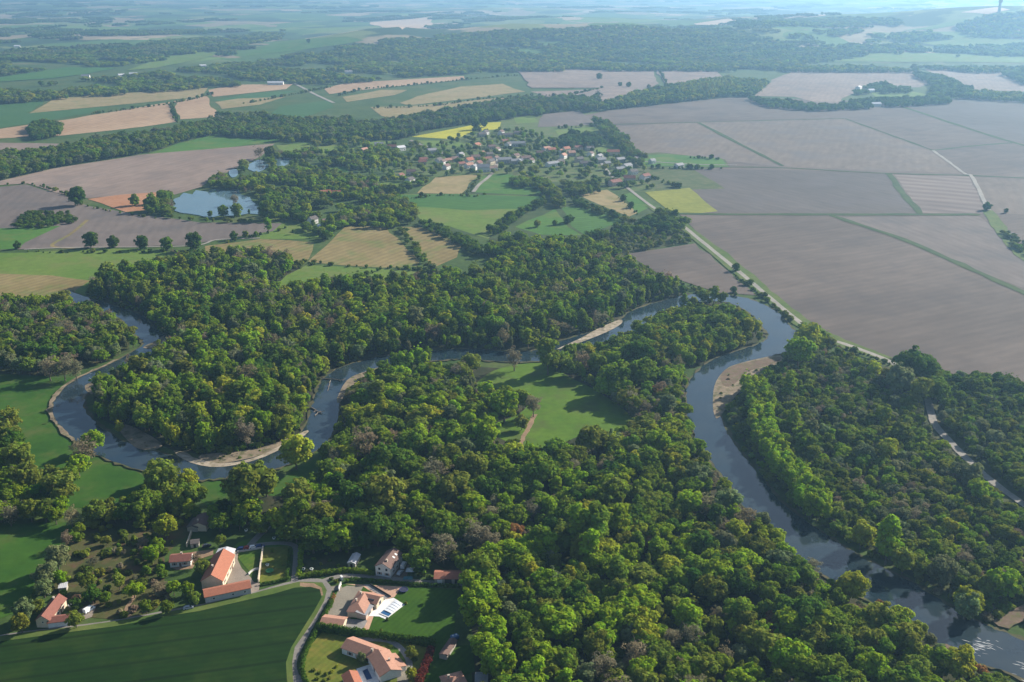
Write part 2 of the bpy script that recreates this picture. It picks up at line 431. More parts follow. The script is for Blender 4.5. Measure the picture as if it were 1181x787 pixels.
m_tan = field('pale_tilled_soil', (0.288, 0.188, 0.112), (0.352, 0.244, 0.152), .008, .1, 12, 14, .06, stretch=3)
m_tan2 = field('dry_grass', (0.164, 0.1264, 0.0496), (0.22, 0.172, 0.076), .014, .12, 30, 8, .08, (.12, .145, .04))
m_straw = field('straw_stubble', (0.2125, 0.1658, 0.07225), (0.2635, 0.2082, 0.102), .012, .1, 60, 7, .08, (.17, .16, .06))
m_green = field('meadow_green', (.040, .112, .016), (.070, .148, .022), .012, .16, 20, 0, 0, (.10, .135, .03))
m_green2 = field('meadow_yellow_green', (.082, .145, .020), (.115, .165, .030), .012, .14, 0, 0, 0, (.13, .15, .04))
m_green3 = field('young_wheat', (.036, .105, .018), (.056, .125, .022), .01, .12, 70, 9, .07, stretch=3)
m_green4 = field('young_wheat_blue', (.034, .092, .026), (.046, .106, .030), .008, .12, 10, 10, .05)
m_crop = field('dark_crop', (.0062, .0235, .0026), (.0115, .0330, .0036), .018, .22, 77, 3.2, .06, (.018, .038, .005), .5, 11.5, stretch=2)
m_shade_meadow = field('lush_meadow', (.055, .120, .009), (.095, .158, .015), .02, .2, 0, 0, 0, (.07, .095, .022))  # lush grass green, the meadow's own colour
m_left_meadow = field('left_meadow', (.022, .070, .007), (.044, .102, .011), .022, .22, 0, 0, 0, (.070, .095, .022))
m_rape = field('rapeseed', (.30, .29, .018), (.38, .36, .025), .02, .12, 20, 8, .04)
m_rape2 = field('rapeseed_thin', (.165, .180, .026), (.215, .220, .038), .015, .12, 70, 7, .08)
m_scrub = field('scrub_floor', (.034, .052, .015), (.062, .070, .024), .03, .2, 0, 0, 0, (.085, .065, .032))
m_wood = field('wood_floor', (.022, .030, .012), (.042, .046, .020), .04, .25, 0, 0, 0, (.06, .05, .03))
m_bracken = field('bracken', (.048, .060, .018), (.085, .082, .028), .05, .35, 0, 0, 0, (.105, .062, .036))
m_lawn = field('lawn', (.040, .092, .010), (.068, .118, .014), .05, .5, 30, 2.4, .07, (.115, .128, .026))
m_lawn2 = field('dry_lawn', (.085, .115, .016), (.130, .140, .022), .06, .5, 30, 2.4, .05, (.165, .140, .03))
m_lawn3 = field('deep_lawn', (.024, .066, .005), (.040, .088, .007), .05, .5, 30, 2.4, .07)
m_verge = field('verge', (.058, .100, .020), (.100, .125, .032), .05, .3)
m_verge2 = field('dark_verge', (.032, .058, .018), (.055, .080, .024), .04, .3)
m_lane = field('worn_asphalt', (.165, .152, .136), (.225, .207, .185), .08, .9)
m_track = field('chalk_track', (.22, .205, .18), (.29, .265, .23), .05, .6)
m_gravel = field('gravel_bar', (.26, .215, .16), (.40, .34, .26), .12, .8, 0, 0, 0, (.13, .115, .065))
m_gravel2 = field('silt_bank', (.150, .118, .080), (.26, .205, .140), .11, .7, 0, 0, 0, (.075, .085, .032))
m_bank = field('muddy_bank', (.055, .055, .026), (.105, .092, .050), .09, .6, 0, 0, 0, (.05, .075, .02))
m_redbank = field('red_bank', (.115, .080, .056), (.170, .122, .086), .12, .9, 0, 0, 0, (.10, .10, .04))
m_yard = field('yard_gravel', (.215, .178, .145), (.275, .232, .190), .1, 1.5)
m_drive = field('drive_gravel', (.185, .165, .130), (.235, .210, .165), .1, 1.4)
m_terr = field('terracotta_paving', (.42, .255, .175), (.50, .32, .225), .15, 1.2)
m_pave = field('grey_paving', (.20, .19, .18), (.27, .255, .24), .15, 1.2)
m_white = field('white_paving', (.62, .61, .59), (.74, .73, .71), .15, 1.2)
m_path = field('earth_path', (.20, .135, .085), (.28, .19, .12), .15, 1.2)
m_dirt = field('bare_yard', (.15, .105, .07), (.22, .16, .11), .15, 1.)

# wood floors
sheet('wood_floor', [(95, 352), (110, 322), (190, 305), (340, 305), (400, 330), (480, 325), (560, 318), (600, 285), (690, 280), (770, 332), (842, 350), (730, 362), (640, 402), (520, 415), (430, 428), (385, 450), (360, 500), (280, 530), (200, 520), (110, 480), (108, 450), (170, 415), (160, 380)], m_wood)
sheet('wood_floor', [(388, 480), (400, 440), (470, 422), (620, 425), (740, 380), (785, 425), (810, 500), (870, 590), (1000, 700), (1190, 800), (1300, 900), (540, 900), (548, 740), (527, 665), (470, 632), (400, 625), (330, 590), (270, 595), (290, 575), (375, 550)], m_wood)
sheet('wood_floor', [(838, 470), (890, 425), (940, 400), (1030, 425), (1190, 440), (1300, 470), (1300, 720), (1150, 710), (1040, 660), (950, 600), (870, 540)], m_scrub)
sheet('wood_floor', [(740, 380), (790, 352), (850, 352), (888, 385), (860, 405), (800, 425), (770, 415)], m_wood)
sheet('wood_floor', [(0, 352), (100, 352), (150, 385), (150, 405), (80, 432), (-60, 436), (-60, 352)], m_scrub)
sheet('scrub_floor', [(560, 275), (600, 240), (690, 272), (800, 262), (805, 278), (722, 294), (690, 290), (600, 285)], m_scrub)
# near meadows
sheet('meadow', [(-90, 432), (30, 433), (62, 436), (92, 436), (84, 444), (67, 463), (67, 476), (80, 500), (98, 512), (112, 524), (80, 548), (40, 546), (10, 500), (-90, 470)], m_left_meadow, 3, excl=True)
sheet('meadow', [(112, 526), (162, 547), (169, 562), (146, 577), (74, 584), (85, 540)], m_left_meadow, 3, excl=True)
sheet('meadow', [(225, 560), (262, 556), (270, 574), (240, 584)], m_left_meadow, 3, excl=True)
sheet('meadow', [(306, 568), (335, 545), (372, 527), (378, 540), (350, 560), (325, 572)], m_left_meadow, 3, excl=True)
sheet('meadow', [(-90, 606), (0, 606), (70, 602), (84, 612), (62, 645), (40, 672), (22, 705), (-90, 725)], m_left_meadow, 3, excl=True)
sheet('meadow', [(548, 448), (562, 432), (585, 423), (626, 419), (658, 436), (690, 452), (728, 480), (729, 497), (700, 507), (672, 502), (640, 517), (618, 521), (600, 514), (575, 505), (570, 490), (598, 478), (610, 462), (590, 449)], m_shade_meadow, 3, excl=True)
ribbon('path', [(617, 478), (610, 493), (604, 504), (599, 515)], 3.0, m_path, jitter=.25)
sheet('field', [(-120, 294), (0, 292), (60, 290), (130, 287), (192, 290), (190, 300), (110, 322), (95, 345), (40, 347), (-120, 347)], m_green2, excl=True)
sheet('field', [(-120, 318), (0, 316), (60, 318), (104, 324), (80, 345), (-120, 350)], m_tan2, edge=3.0, excl=True)
sheet('meadow', [(305, 336), (330, 318), (354, 306), (400, 308), (482, 314), (462, 321), (400, 321), (350, 331)], m_green2, excl=True)
sheet('field', [(355, 302), (376, 284), (398, 262), (414, 259), (446, 263), (484, 302), (480, 308), (441, 309), (390, 306)], m_tan2, excl=True)
sheet('field', [(461, 259), (490, 261), (533, 282), (527, 297), (502, 308), (492, 300), (478, 282)], m_tan2, excl=True)
sheet('field', [(236, 284), (300, 276), (362, 280), (356, 299), (337, 306), (310, 297), (238, 293)], m_tan2, excl=True)
sheet('meadow', [(300, 262), (330, 258), (372, 262), (378, 275), (300, 276)], m_green2)
# greens round the village
sheet('meadow', [(330, 260), (420, 262), (480, 222), (560, 200), (640, 205), (745, 240), (800, 262), (690, 272), (600, 280), (480, 262)], m_verge2)
sheet('meadow', [(440, 200), (500, 165), (560, 140), (690, 130), (745, 185), (830, 190), (830, 215), (745, 222), (640, 210), (540, 208)], field('garden_ground', (.060, .100, .022), (.095, .125, .035), .03, .3, 0, 0, 0, (.13, .125, .06)))
sheet('field', [(441, 225), (515, 224), (624, 227), (612, 243), (583, 251), (563, 276), (520, 262), (485, 254), (475, 237)], m_green2, excl=True)
sheet('field', [(441, 225), (515, 224), (624, 227), (614, 241), (540, 243), (475, 238)], m_green3, excl=True)
sheet('meadow', [(545, 222), (556, 204), (580, 200), (640, 212), (628, 226)], m_green, excl=True)
sheet('field', [(481, 223), (502, 205), (553, 201), (532, 224)], m_straw, excl=True)
sheet('meadow', [(594, 262), (640, 241), (655, 262), (672, 272), (625, 271)], m_green, excl=True)
sheet('field', [(647, 240), (676, 236), (724, 254), (690, 266), (674, 271), (659, 261)], m_green3, excl=True)
sheet('field', [(666, 224), (700, 219), (712, 226), (735, 246), (726, 250), (688, 235)], m_straw, excl=True)
sheet('meadow', [(716, 226), (729, 222), (754, 237), (736, 246)], m_green, excl=True)
sheet('field', [(475, 158), (556, 142), (578, 141), (576, 149), (545, 152), (526, 161)], m_rape, excl=True)
sheet('meadow', [(480, 162), (525, 163), (540, 168), (500, 172)], m_green2)
sheet('meadow', [(592, 136), (618, 133), (621, 141), (596, 143)], m_green2, excl=True)
sheet('meadow', [(640, 150), (688, 146), (705, 157), (672, 160), (645, 158)], m_green2, excl=True)
sheet('meadow', [(672, 160), (703, 160), (735, 188), (722, 184), (690, 176)], m_green2, excl=True)
sheet('meadow', [(404, 172), (440, 160), (452, 164), (410, 176)], m_green2)
sheet('meadow', [(318, 168), (358, 165), (364, 175), (326, 181)], m_green2, excl=True)
sheet('meadow', [(366, 170), (396, 166), (392, 178), (370, 179)], m_green2, excl=True)
sheet('meadow', [(342, 196), (400, 192), (402, 199), (350, 200)], m_green, excl=True)
sheet('meadow', [(430, 212), (462, 209), (470, 216), (440, 220)], m_green2, excl=True)
# the great ploughed plain on the right
m_base = m_plough
sheet('field', [(675, 133), (700, 128), (845, 112), (1000, 117), (1181, 112), (1330, 110), (1330, 480), (1181, 442), (1070, 428), (1020, 412), (945, 386), (880, 343), (790, 254), (760, 225), (738, 190), (700, 150)], m_base, edge=1.0, excl=True)
sheet('field', [(704, 146), (781, 142), (806, 142), (900, 193), (770, 178), (735, 178)], m_plough2, excl=False)
sheet('field', [(781, 142), (974, 137), (1076, 174), (1113, 201), (903, 192), (808, 142)], m_plough2)
sheet('field', [(974, 137), (1040, 124), (1168, 165), (1076, 174)], m_plough)
sheet('field', [(1040, 122), (1110, 113), (1330, 118), (1330, 168), (1172, 165)], m_plough3)
sheet('field', [(770, 196), (900, 196), (1024, 201), (1058, 246), (800, 246)], m_plough3)
sheet('field', [(1032, 202), (1118, 204), (1138, 246), (1064, 246)], m_plough4)
sheet('field', [(1124, 205), (1330, 212), (1330, 252), (1143, 246)], m_plough2)
sheet('field', [(972, 251), (1130, 250), (1150, 266), (1330, 400), (1181, 333)], m_plough5)
sheet('meadow', [(716, 180), (760, 176), (836, 184), (842, 193), (800, 196), (836, 218), (800, 219), (760, 222), (736, 206)], field('rough_ground', (.050, .078, .022), (.085, .100, .036), .04, .3, 0, 0, 0, (.11, .11, .05)))
sheet('field', [(744, 222), (795, 217), (828, 244), (800, 247), (773, 245)], m_rape2, excl=True)
sheet('meadow', [(734, 180), (770, 178), (832, 183), (840, 193), (745, 193)], m_green, excl=True)
sheet('field', [(724, 293), (802, 281), (872, 341), (830, 338), (762, 318)], m_plough, excl=True)
# upper left
sheet('field', [(-140, 122), (0, 119), (56, 113), (32, 131), (126, 123), (102, 131), (0, 148), (-140, 162)], m_green4, excl=True)
sheet('field', [(34, 131), (64, 113), (196, 104), (240, 101), (232, 112), (129, 122)], m_straw, excl=True)
sheet('field', [(-140, 164), (0, 149), (85, 137), (196, 118), (203, 141), (135, 150), (68, 157), (0, 160), (-140, 176)], m_tan, excl=True)
sheet('field', [(200, 117), (238, 111), (252, 135), (208, 138)], m_tan, excl=True)
sheet('field', [(-140, 172), (0, 165), (68, 166), (60, 174), (0, 177), (-140, 186)], m_pinktan)
sheet('meadow', [(168, 179), (205, 166), (250, 155), (262, 160), (329, 161), (300, 166), (220, 176)], m_green, excl=True)
sheet('field', [(-140, 222), (0, 209), (60, 195), (160, 179), (317, 166), (302, 180), (268, 196), (232, 216), (198, 226), (139, 226), (102, 229), (78, 226), (32, 212)], m_pinktan, excl=True)
sheet('field', [(-140, 226), (0, 216), (30, 213), (78, 227), (102, 238), (163, 248), (230, 257), (325, 258), (315, 267), (264, 275), (217, 283), (27, 288), (-40, 290), (-140, 290)], m_plough5, excl=True)
sheet('field', [(101, 230), (139, 225), (184, 222), (184, 241), (145, 245)], m_orange, excl=True)
sheet('meadow', [(-140, 268), (0, 264), (70, 261), (44, 273), (20, 288), (-140, 292)], m_green, excl=True)
ribbon('path', [(92, 287), (60, 284), (82, 270), (101, 254)], 4, m_tan2)
ribbon('path', [(28, 288), (80, 286), (217, 284), (250, 277), (300, 275)], 3, m_track)
sheet('field', [(145, 82), (180, 69), (244, 58), (252, 62), (220, 71), (180, 79)], m_green2, excl=True)
sheet('field', [(-140, 99), (0, 90), (78, 78), (135, 79), (100, 86), (60, 91), (0, 95), (-140, 106)], m_green3, excl=True)
sheet('field', [(278, 66), (325, 48), (400, 43), (420, 47), (400, 51), (330, 60)], m_green, excl=True)
sheet('field', [(240, 104), (271, 98), (338, 97), (330, 103), (246, 112)], m_tan, excl=True)
sheet('field', [(244, 116), (300, 107), (342, 105), (320, 112), (280, 119)], m_green4)
sheet('field', [(248, 118), (275, 114), (330, 112), (300, 121), (256, 126)], m_straw, excl=True)
sheet('field', [(312, 131), (322, 123), (379, 116), (385, 124), (350, 136)], m_green4, excl=True)
sheet('field', [(374, 103), (400, 96), (535, 88), (536, 92), (400, 106), (380, 109)], m_tan, excl=True)
sheet('field', [(395, 112), (440, 104), (470, 104), (455, 110), (400, 118)], m_straw)
sheet('field', [(461, 119), (495, 108), (532, 100), (580, 97), (606, 106), (560, 112), (471, 122)], m_straw, excl=True)
sheet('field', [(427, 124), (470, 123), (580, 113), (600, 112), (540, 125), (458, 139), (440, 134)], m_straw, excl=True)
sheet('field', [(597, 81), (752, 79), (760, 97), (740, 105), (695, 119), (691, 102), (613, 102)], m_pinktan, excl=True)
sheet('field', [(612, 106), (691, 103), (697, 116), (640, 114)], m_pinktan)
sheet('field', [(755, 80), (824, 79), (834, 90), (790, 96), (769, 98)], m_pinktan, excl=True)
sheet('field', [(620, 147), (627, 132), (668, 128), (689, 144)], m_plough5, excl=True)
sheet('field', [(896, 90), (920, 80), (1048, 80), (1076, 96), (1060, 101), (991, 102), (964, 121), (944, 119), (916, 112), (870, 111)], m_pinktan, excl=True)
sheet('field', [(1065, 80), (1157, 80), (1330, 92), (1330, 112), (1181, 106), (1120, 104), (1086, 88)], m_pinktan, excl=True)
sheet('meadow', [(1004, 107), (1052, 106), (1094, 113), (1014, 116)], m_green2, excl=True)
sheet('field', [(427, 26), (498, 20), (500, 31), (464, 35)], field('pale_far_soil', (.40, .29, .20), (.48, .36, .26), .01, .05), excl=True)
sheet('field', [(800, 28), (840, 22), (860, 27), (815, 32)], MATS['pale_far_soil'], excl=True)
sheet('field', [(1108, 15), (1150, 9), (1165, 12), (1140, 17)], MATS['pale_far_soil'])
sheet('meadow', [(940, 72), (1000, 60), (1080, 62), (1181, 64), (1250, 66), (1250, 74), (1080, 72)], m_green2, excl=True)
sheet('meadow', [(1040, 36), (1110, 22), (1130, 24), (1080, 34)], m_green2, excl=True)
sheet('meadow', [(820, 53), (900, 45), (925, 47), (860, 58)], m_green2, excl=True)
sheet('meadow', [(1060, 50), (1110, 44), (1180, 46), (1180, 52), (1100, 56)], m_green2, excl=True)
sheet('field', [(60, 70), (110, 66), (140, 68), (100, 74)], m_green)
# the dark crop in the lower left corner
CROP = [(-200, 800), (-90, 752), (0, 741), (60, 733), (130, 724), (230, 706), (290, 692), (340, 679), (358, 678), (369, 681), (371, 690), (352, 722), (336, 748), (330, 765), (331, 785), (345, 850), (340, 1000), (-200, 1000)]
sheet('verge', [(-200, 780), (-90, 745), (0, 735), (60, 727), (130, 718), (230, 700), (290, 686), (345, 672), (372, 673), (377, 682), (374, 694), (356, 725), (340, 748), (337, 765), (338, 785), (352, 850), (348, 1000), (-200, 1000)], m_verge, excl=True, edge=.3)
sheet('verge', [(346, 673), (362, 674), (371, 679), (373, 688), (368, 688), (360, 680), (346, 677)], m_path, edge=.2)
sheet('wheat_field', CROP, m_crop, edge=.35)

# ---------------------------------------------------------------- grass strips and tracks across the plain
for pts, w in ([[(778, 247), (900, 248), (1060, 248), (1130, 248)], 9], [[(958, 249), (1040, 276), (1120, 311), (1200, 347)], 9], [[(1025, 200), (1042, 224), (1062, 247)], 9],
               [[(742, 192), (800, 193), (900, 194), (1010, 200), (1118, 203), (1240, 209)], 6], [[(806, 142), (850, 165), (903, 192)], 7], [[(1040, 123), (1100, 143), (1170, 165), (1250, 185)], 9],
               [[(1075, 174), (1120, 169), (1170, 165)], 7], [[(974, 137), (1024, 155), (1076, 174)], 5], [[(704, 144), (781, 142), (900, 139), (974, 137)], 5]):
    ribbon('verge', pts, w, m_verge2, jitter=.9)
LANE_R = [(655, 118), (680, 138), (700, 158), (738, 195)]
ribbon('verge', [(752, 238), (786, 260), (850, 311), (892, 347), (925, 373), (950, 388), (985, 402), (1020, 416)], 16, m_verge, jitter=.8)
_, ROADR = ribbon('road', [(690, 184), (697, 193), (706, 204), (722, 216), (744, 233), (757, 242), (782, 257), (812, 281), (850, 312), (890, 346), (922, 372), (943, 387), (984, 401), (1022, 416), (1052, 436), (1068, 457), (1074, 478), (1080, 493), (1106, 521), (1140, 553), (1182, 584), (1260, 640)], 4.6, m_track, jitter=.12)
ribbon('track', [(1079, 519), (1088, 530), (1097, 538)], 3.5, m_lane)
ribbon('track', [(1076, 174), (1098, 190), (1113, 201), (1120, 203), (1130, 222), (1139, 240), (1150, 255), (1159, 268)], 5, m_track, jitter=.3)
ribbon('verge', [(1139, 243), (1152, 262), (1170, 285), (1200, 312)], 14, m_verge, jitter=.8)
ribbon('road', [(546, 222), (553, 213), (562, 206), (570, 197), (574, 186)], 5, m_track)
ribbon('road', [(473, 162), (485, 167), (497, 171), (512, 178)], 6, m_lane)
ribbon('road', [(340, 97), (352, 103), (365, 110), (385, 119)], 8, m_track)
ribbon('road', [(728, 188), (750, 187), (800, 190), (850, 191)], 5, m_lane)

# ---------------------------------------------------------------- water
m_river = water_mat('river_water', (.012, .026, .038), (.026, .038, .042), .06, .35, .08, .9)
m_lake = water_mat('lake_water', (.075, .135, .170), (.095, .150, .180), .05, .25, .05)
RIVER = [(70, 338, 13), (92, 346, 14), (120, 355, 14), (150, 366, 15), (165, 381, 16), (179, 398, 17), (136, 423, 16), (99, 441, 17), (82, 458, 18), (79, 475, 18), (98, 498, 18), (129, 518, 19), (169, 532, 20), (220, 542, 21), (255, 543, 21), (305, 535, 20), (350, 516, 19), (369, 495, 18), (376, 465, 17), (383, 446, 17), (391, 436, 18), (405, 428, 19), (425, 422, 19), (446, 417, 20), (502, 411, 20), (542, 409, 20), (580, 412, 21), (620, 411, 21), (654, 400, 21), (690, 389, 22), (726, 376, 23), (746, 361, 22), (790, 347, 20), (825, 344, 20), (856, 349, 21), (883, 363, 22), (897, 380, 22), (906, 389, 24), (893, 401, 23), (858, 412, 21), (832, 422, 19), (813, 441, 19), (809, 465, 19), (818, 498, 20), (836, 526, 20), (857, 553, 20), (885, 589, 22), (925, 622, 24), (970, 653, 26), (1012, 675, 27), (1054, 700, 27), (1094, 725, 27), (1133, 744, 27), (1181, 762, 25), (1300, 815, 26)]
ro, RIV = ribbon('river', RIVER, 18, m_river, 8, z=.62, jitter=.5)
bo, _ = ribbon('river_bank', [(x, y, w + 3.0) for x, y, w in RIVER], 18, m_bank, 8, z=.60, jitter=.8)
RIVP = np.array([p[:3] for p in RIV])
LAYER[0] = .66
lk = [(197, 241), (203, 236), (199, 231), (207, 228), (212, 223), (222, 225), (226, 220), (240, 222), (247, 218), (262, 221), (274, 218), (278, 225), (288, 228), (292, 234), (304, 239), (298, 243), (301, 248), (286, 247), (272, 250), (254, 249), (243, 252), (229, 249), (216, 247), (208, 246)]
sheet('lake', lk, m_lake, 2, excl=True, edge=1.5)
sheet('pond', [(284, 194), (291, 188), (300, 185), (310, 191), (305, 196), (296, 199)], m_lake, 4, excl=True)
sheet('pond', [(316, 186), (326, 183), (336, 184), (332, 190), (322, 193)], m_lake, 4, excl=True)
sheet('pond', [(264, 198), (273, 196), (274, 203), (267, 205)], m_lake, 4, excl=True)
EXCL += [np.array(gp(q)) for q in ([(284, 190), (300, 184), (312, 190), (312, 205), (298, 207), (284, 203)], [(315, 185), (336, 183), (336, 198), (318, 200)], [(262, 196), (276, 195), (276, 212), (264, 212)])]
# bars of gravel and silt inside the bends
for pts, m in ([[(136, 494), (150, 492), (186, 512), (178, 520), (160, 519), (148, 510)], m_gravel2], [[(200, 521), (216, 524), (222, 530), (212, 531)], m_gravel2], [[(232, 526), (282, 521), (318, 512), (352, 499), (346, 508), (306, 525), (256, 536), (236, 534)], m_gravel2],
               [[(203, 523), (254, 536), (305, 525), (350, 499), (352, 503), (306, 528), (256, 540), (220, 535)], m_gravel], [[(98, 446), (120, 437), (116, 445), (106, 456)], m_gravel2],
               [[(400, 440), (416, 432), (420, 438), (403, 449), (392, 466), (389, 460)], m_gravel2], [[(642, 404), (668, 392), (690, 380), (714, 370), (717, 374), (700, 384), (664, 398)], m_gravel],
               [[(822, 466), (824, 446), (833, 431), (850, 421), (900, 411), (897, 427), (880, 433), (852, 454), (830, 482), (824, 480)], m_gravel2], [[(832, 432), (850, 422), (898, 413), (894, 420), (862, 430), (846, 445), (834, 446)], m_redbank],
               [[(165, 402), (180, 394), (190, 388), (182, 402)], m_gravel2]):
    sheet('gravel_bar', pts, m, 3, edge=.9, excl=True)
sheet('river_bank', [(1144, 718), (1165, 706), (1200, 694), (1260, 700), (1260, 728), (1181, 718), (1164, 727)], m_redbank, 2, edge=.5, excl=True)
sheet('river_bank', [(1060, 757), (1082, 744), (1098, 748), (1088, 758), (1068, 764)], m_redbank, 2, edge=.4, excl=True)
def cut_bank(a, b, off, w):
    seg = RIV[a:b]; out = []
    for i in range(len(seg) - 1):
        d = seg[i + 1][:2] - seg[i][:2]; d = d / max(np.linalg.norm(d), 1e-6); nn = np.array([-d[1], d[0]]) * (1 if off > 0 else -1)
        out.append((*(seg[i][:2] + nn * (seg[i][2] / 2 + abs(off))), w * random.uniform(.6, 1.3)))
    ribbon('river_bank', out[::3], w, m_gravel2, 3, world=True, jitter=.4)
cut_bank(46, 84, -1.0, 2.6)
cut_bank(160, 185, -.6, 2.0)
foam = plain('river_foam', (.36, .38, .39), .2, 2, .5)
def riffle(x, y, n, sx, sy):
    mb = MB()
    for i in range(n):
        p = at(x + random.gauss(0, sx), y + random.gauss(0, sy)); L = random.uniform(.5, 2.0); w = random.uniform(.06, .2); a = random.gauss(-.55, .25); c, s = math.cos(a), math.sin(a)
        poly = [(-L, 0), (-.3 * L, -w), (.5 * L, -w * .7), (L, 0), (.4 * L, w), (-.4 * L, w * .8)]
        mb.add([(p[0] + u * c - v * s, p[1] + u * s + v * c, .66 + i * .0006) for u, v in poly], [tuple(range(6))])
    props(mb.build('river_riffle', foam), kind='structure')
riffle(1128, 746, 46, 9, 4.5); riffle(112, 436, 8, 5, 2); riffle(1185, 770, 20, 8, 4)

# ---------------------------------------------------------------- lanes, yards and lawns of the near hamlet
LAYER[0] = .10
sheet('scrub_floor', [(80, 615), (110, 596), (190, 590), (225, 610), (190, 640), (190, 690), (160, 712), (100, 712), (60, 690), (72, 650)], m_bracken, 2, edge=.6)
LANE = [(-120, 764), (-40, 745), (0, 736), (60, 728), (130, 719), (200, 706), (250, 697), (290, 687), (335, 674), (358, 670.5), (371, 672), (377, 679), (376, 688), (368, 703), (357, 722), (345, 745), (338, 760), (337, 772), (342, 784), (356, 800), (380, 830)]
sheet('meadow', [(275, 626), (330, 612), (400, 622), (400, 640), (350, 640), (275, 640)], m_shade_meadow, 2)
sheet('lawn', [(276, 637), (300, 634), (297, 657), (290, 662), (281, 652), (275, 644)], m_lawn, excl=True, edge=.1)
sheet('lawn', [(304, 632), (334, 630), (333, 645), (330, 668), (299, 673)], m_lawn2, excl=True, edge=.1)
sheet('garden_plot', [(351, 630), (408, 634), (412, 662), (349, 664)], m_scrub, edge=.2)
sheet('yard', [(268, 636), (275, 637), (274, 646), (279, 656), (289, 666), (293, 672), (300, 673), (298, 684), (288, 686), (262, 680), (263, 650)], m_yard, excl=True, edge=.15)
sheet('yard', [(96, 700), (112, 697), (106, 712), (94, 716), (82, 712)], m_yard, edge=.2)
sheet('yard', [(222, 637), (246, 634), (246, 640), (228, 646), (222, 656), (204, 658), (198, 655)], m_path, edge=.2)
sheet('yard', [(450, 670), (462, 650), (472, 652), (468, 672)], m_dirt, edge=.3)
GARD = [(398, 674), (470, 677), (528, 680), (527, 700), (522, 745), (498, 743), (440, 732), (366, 722), (384, 688), (392, 676)]
sheet('lawn', GARD, m_lawn3, excl=True, edge=.1)
sheet('driveway', [(375, 711), (391, 680), (400, 676), (419, 677), (411, 692), (405, 713), (402, 717)], m_drive, edge=.1)
sheet('terrace', [(398, 674), (421, 675), (464, 677), (455, 689), (444, 692), (425, 681), (419, 677)], m_terr, edge=.05)
sheet('path', [(419, 674.5), (427, 674.8), (450, 689), (444, 692)], m_pave, edge=.05)
sheet('terrace', [(424, 711), (431, 711), (425, 728), (418, 726), (422, 716)], m_terr, edge=.05)
sheet('patio', [(398, 714), (424, 716), (419, 726), (396, 725)], m_pave, edge=.05)
sheet('pool_deck', [(444, 692), (454, 690), (467, 698), (445, 715), (437.5, 711.5), (425, 711), (434, 701)], m_white, edge=0)
sheet('lawn', [(372, 729), (398, 735), (440, 737), (480, 744), (494, 748), (482, 790), (460, 830), (360, 830), (347, 790), (346, 768), (358, 745)], m_lawn2, excl=True, edge=.1)
ribbon('driveway', [(410, 738), (424, 738), (440, 738.5), (452, 741), (462, 748), (469, 757), (472, 766), (471, 775)], 2.6, m_pave)
sheet('yard', [(459, 768), (472, 768), (471, 800), (458, 800)], m_drive, edge=.1)
sheet('lawn', [(446, 745), (458, 748), (468, 762), (462, 767), (452, 757)], m_lawn, edge=.1)
sheet('pool_deck', [(411, 772), (429, 766), (437, 779), (438, 792), (416, 792)], m_white, edge=0)
ribbon('path', [(507, 763), (513, 764), (519, 769)], 2, m_pave); ribbon('path', [(503, 773), (506, 782), (502, 792)], 2, m_pave)
sheet('lawn', [(505, 745), (545, 745), (548, 775), (500, 790), (488, 790)], m_lawn3, excl=True, edge=.2)
ribbon('driveway', [(339.5, 673), (341.5, 650), (342, 636), (338.5, 629.5), (325, 627), (296, 629), (272, 635.5)], 3.0, m_lane)
ribbon('path', [(288, 630), (296, 621), (304, 613), (309, 607)], 3.4, m_lane)
ribbon('lane', [(372, 671), (384, 667), (400, 664.5), (440, 667), (480, 671), (524, 674), (560, 676)], 3.0, m_lane)
ribbon('driveway', [(377, 680), (386, 679), (394, 677)], 3.4, m_drive)
lane_o, LANES = ribbon('lane', LANE, 3.7, m_lane, 8, jitter=.08)
ribbon('path', [(150, 712), (146, 703), (154, 690), (156, 682)], 1.8, m_path)
EXCL.append(np.array([p[:2] + np.array([4.5, 3.0]) for p in ROADR[40:]] + [p[:2] - np.array([8.0, 8.0]) for p in ROADR[40:][::-1]]))
for x in [LANES]:
    EXCL.append(np.array([p[:2] + np.array([0, 3.0]) for p in x] + [p[:2] - np.array([0, 3.0]) for p in x[::-1]]))
# ------------------------------------------------------------------ buildings
W_WHITE = wall_mat('white_render', (.70, .68, .65)); W_CREAM = wall_mat('cream_render', (.62, .52, .38)); W_STONE = wall_mat('stone_wall', (.40, .36, .30)); W_GREY = wall_mat('grey_wall', (.42, .41, .40)); W_PINK = wall_mat('pink_render', (.60, .44, .35))
R_ORANGE = roof_mat('orange_tile', (.31, .108, .058)); R_RED = roof_mat('red_tile', (.19, .066, .045)); R_BROWN = roof_mat('brown_tile', (.135, .078, .062)); R_PINK = roof_mat('pink_tile', (.36, .185, .125)); R_GREY = roof_mat('grey_sheet', (.24, .24, .25), .8); R_DARK = roof_mat('dark_tile', (.085, .070, .066)); R_PALE = roof_mat('pale_sheet', (.50, .50, .52), .8); R_BRICK = roof_mat('brick_tile', (.30, .11, .065))
SHUT = plain('shutter_paint', (.28, .16, .10), .1); FRAME = plain('window_frame_paint', (.68, .67, .64), .06); DOOR = plain('door_wood', (.14, .08, .05), .2); DARKOPEN = plain('dark_doorway', (.015, .014, .013), .2); STONE = wall_mat('chimney_render', (.48, .40, .32))  # DARKOPEN: near-black paint for the shade inside open doorways, and for dark parts

def gable_prof(w, h, rise, o, t=.2):
    k = rise / (w / 2)
    return [(-w / 2 - o, h - o * k), (0, h + rise), (w / 2 + o, h - o * k), (w / 2 + o, h - o * k + t), (0, h + rise + t), (-w / 2 - o, h - o * k + t)]

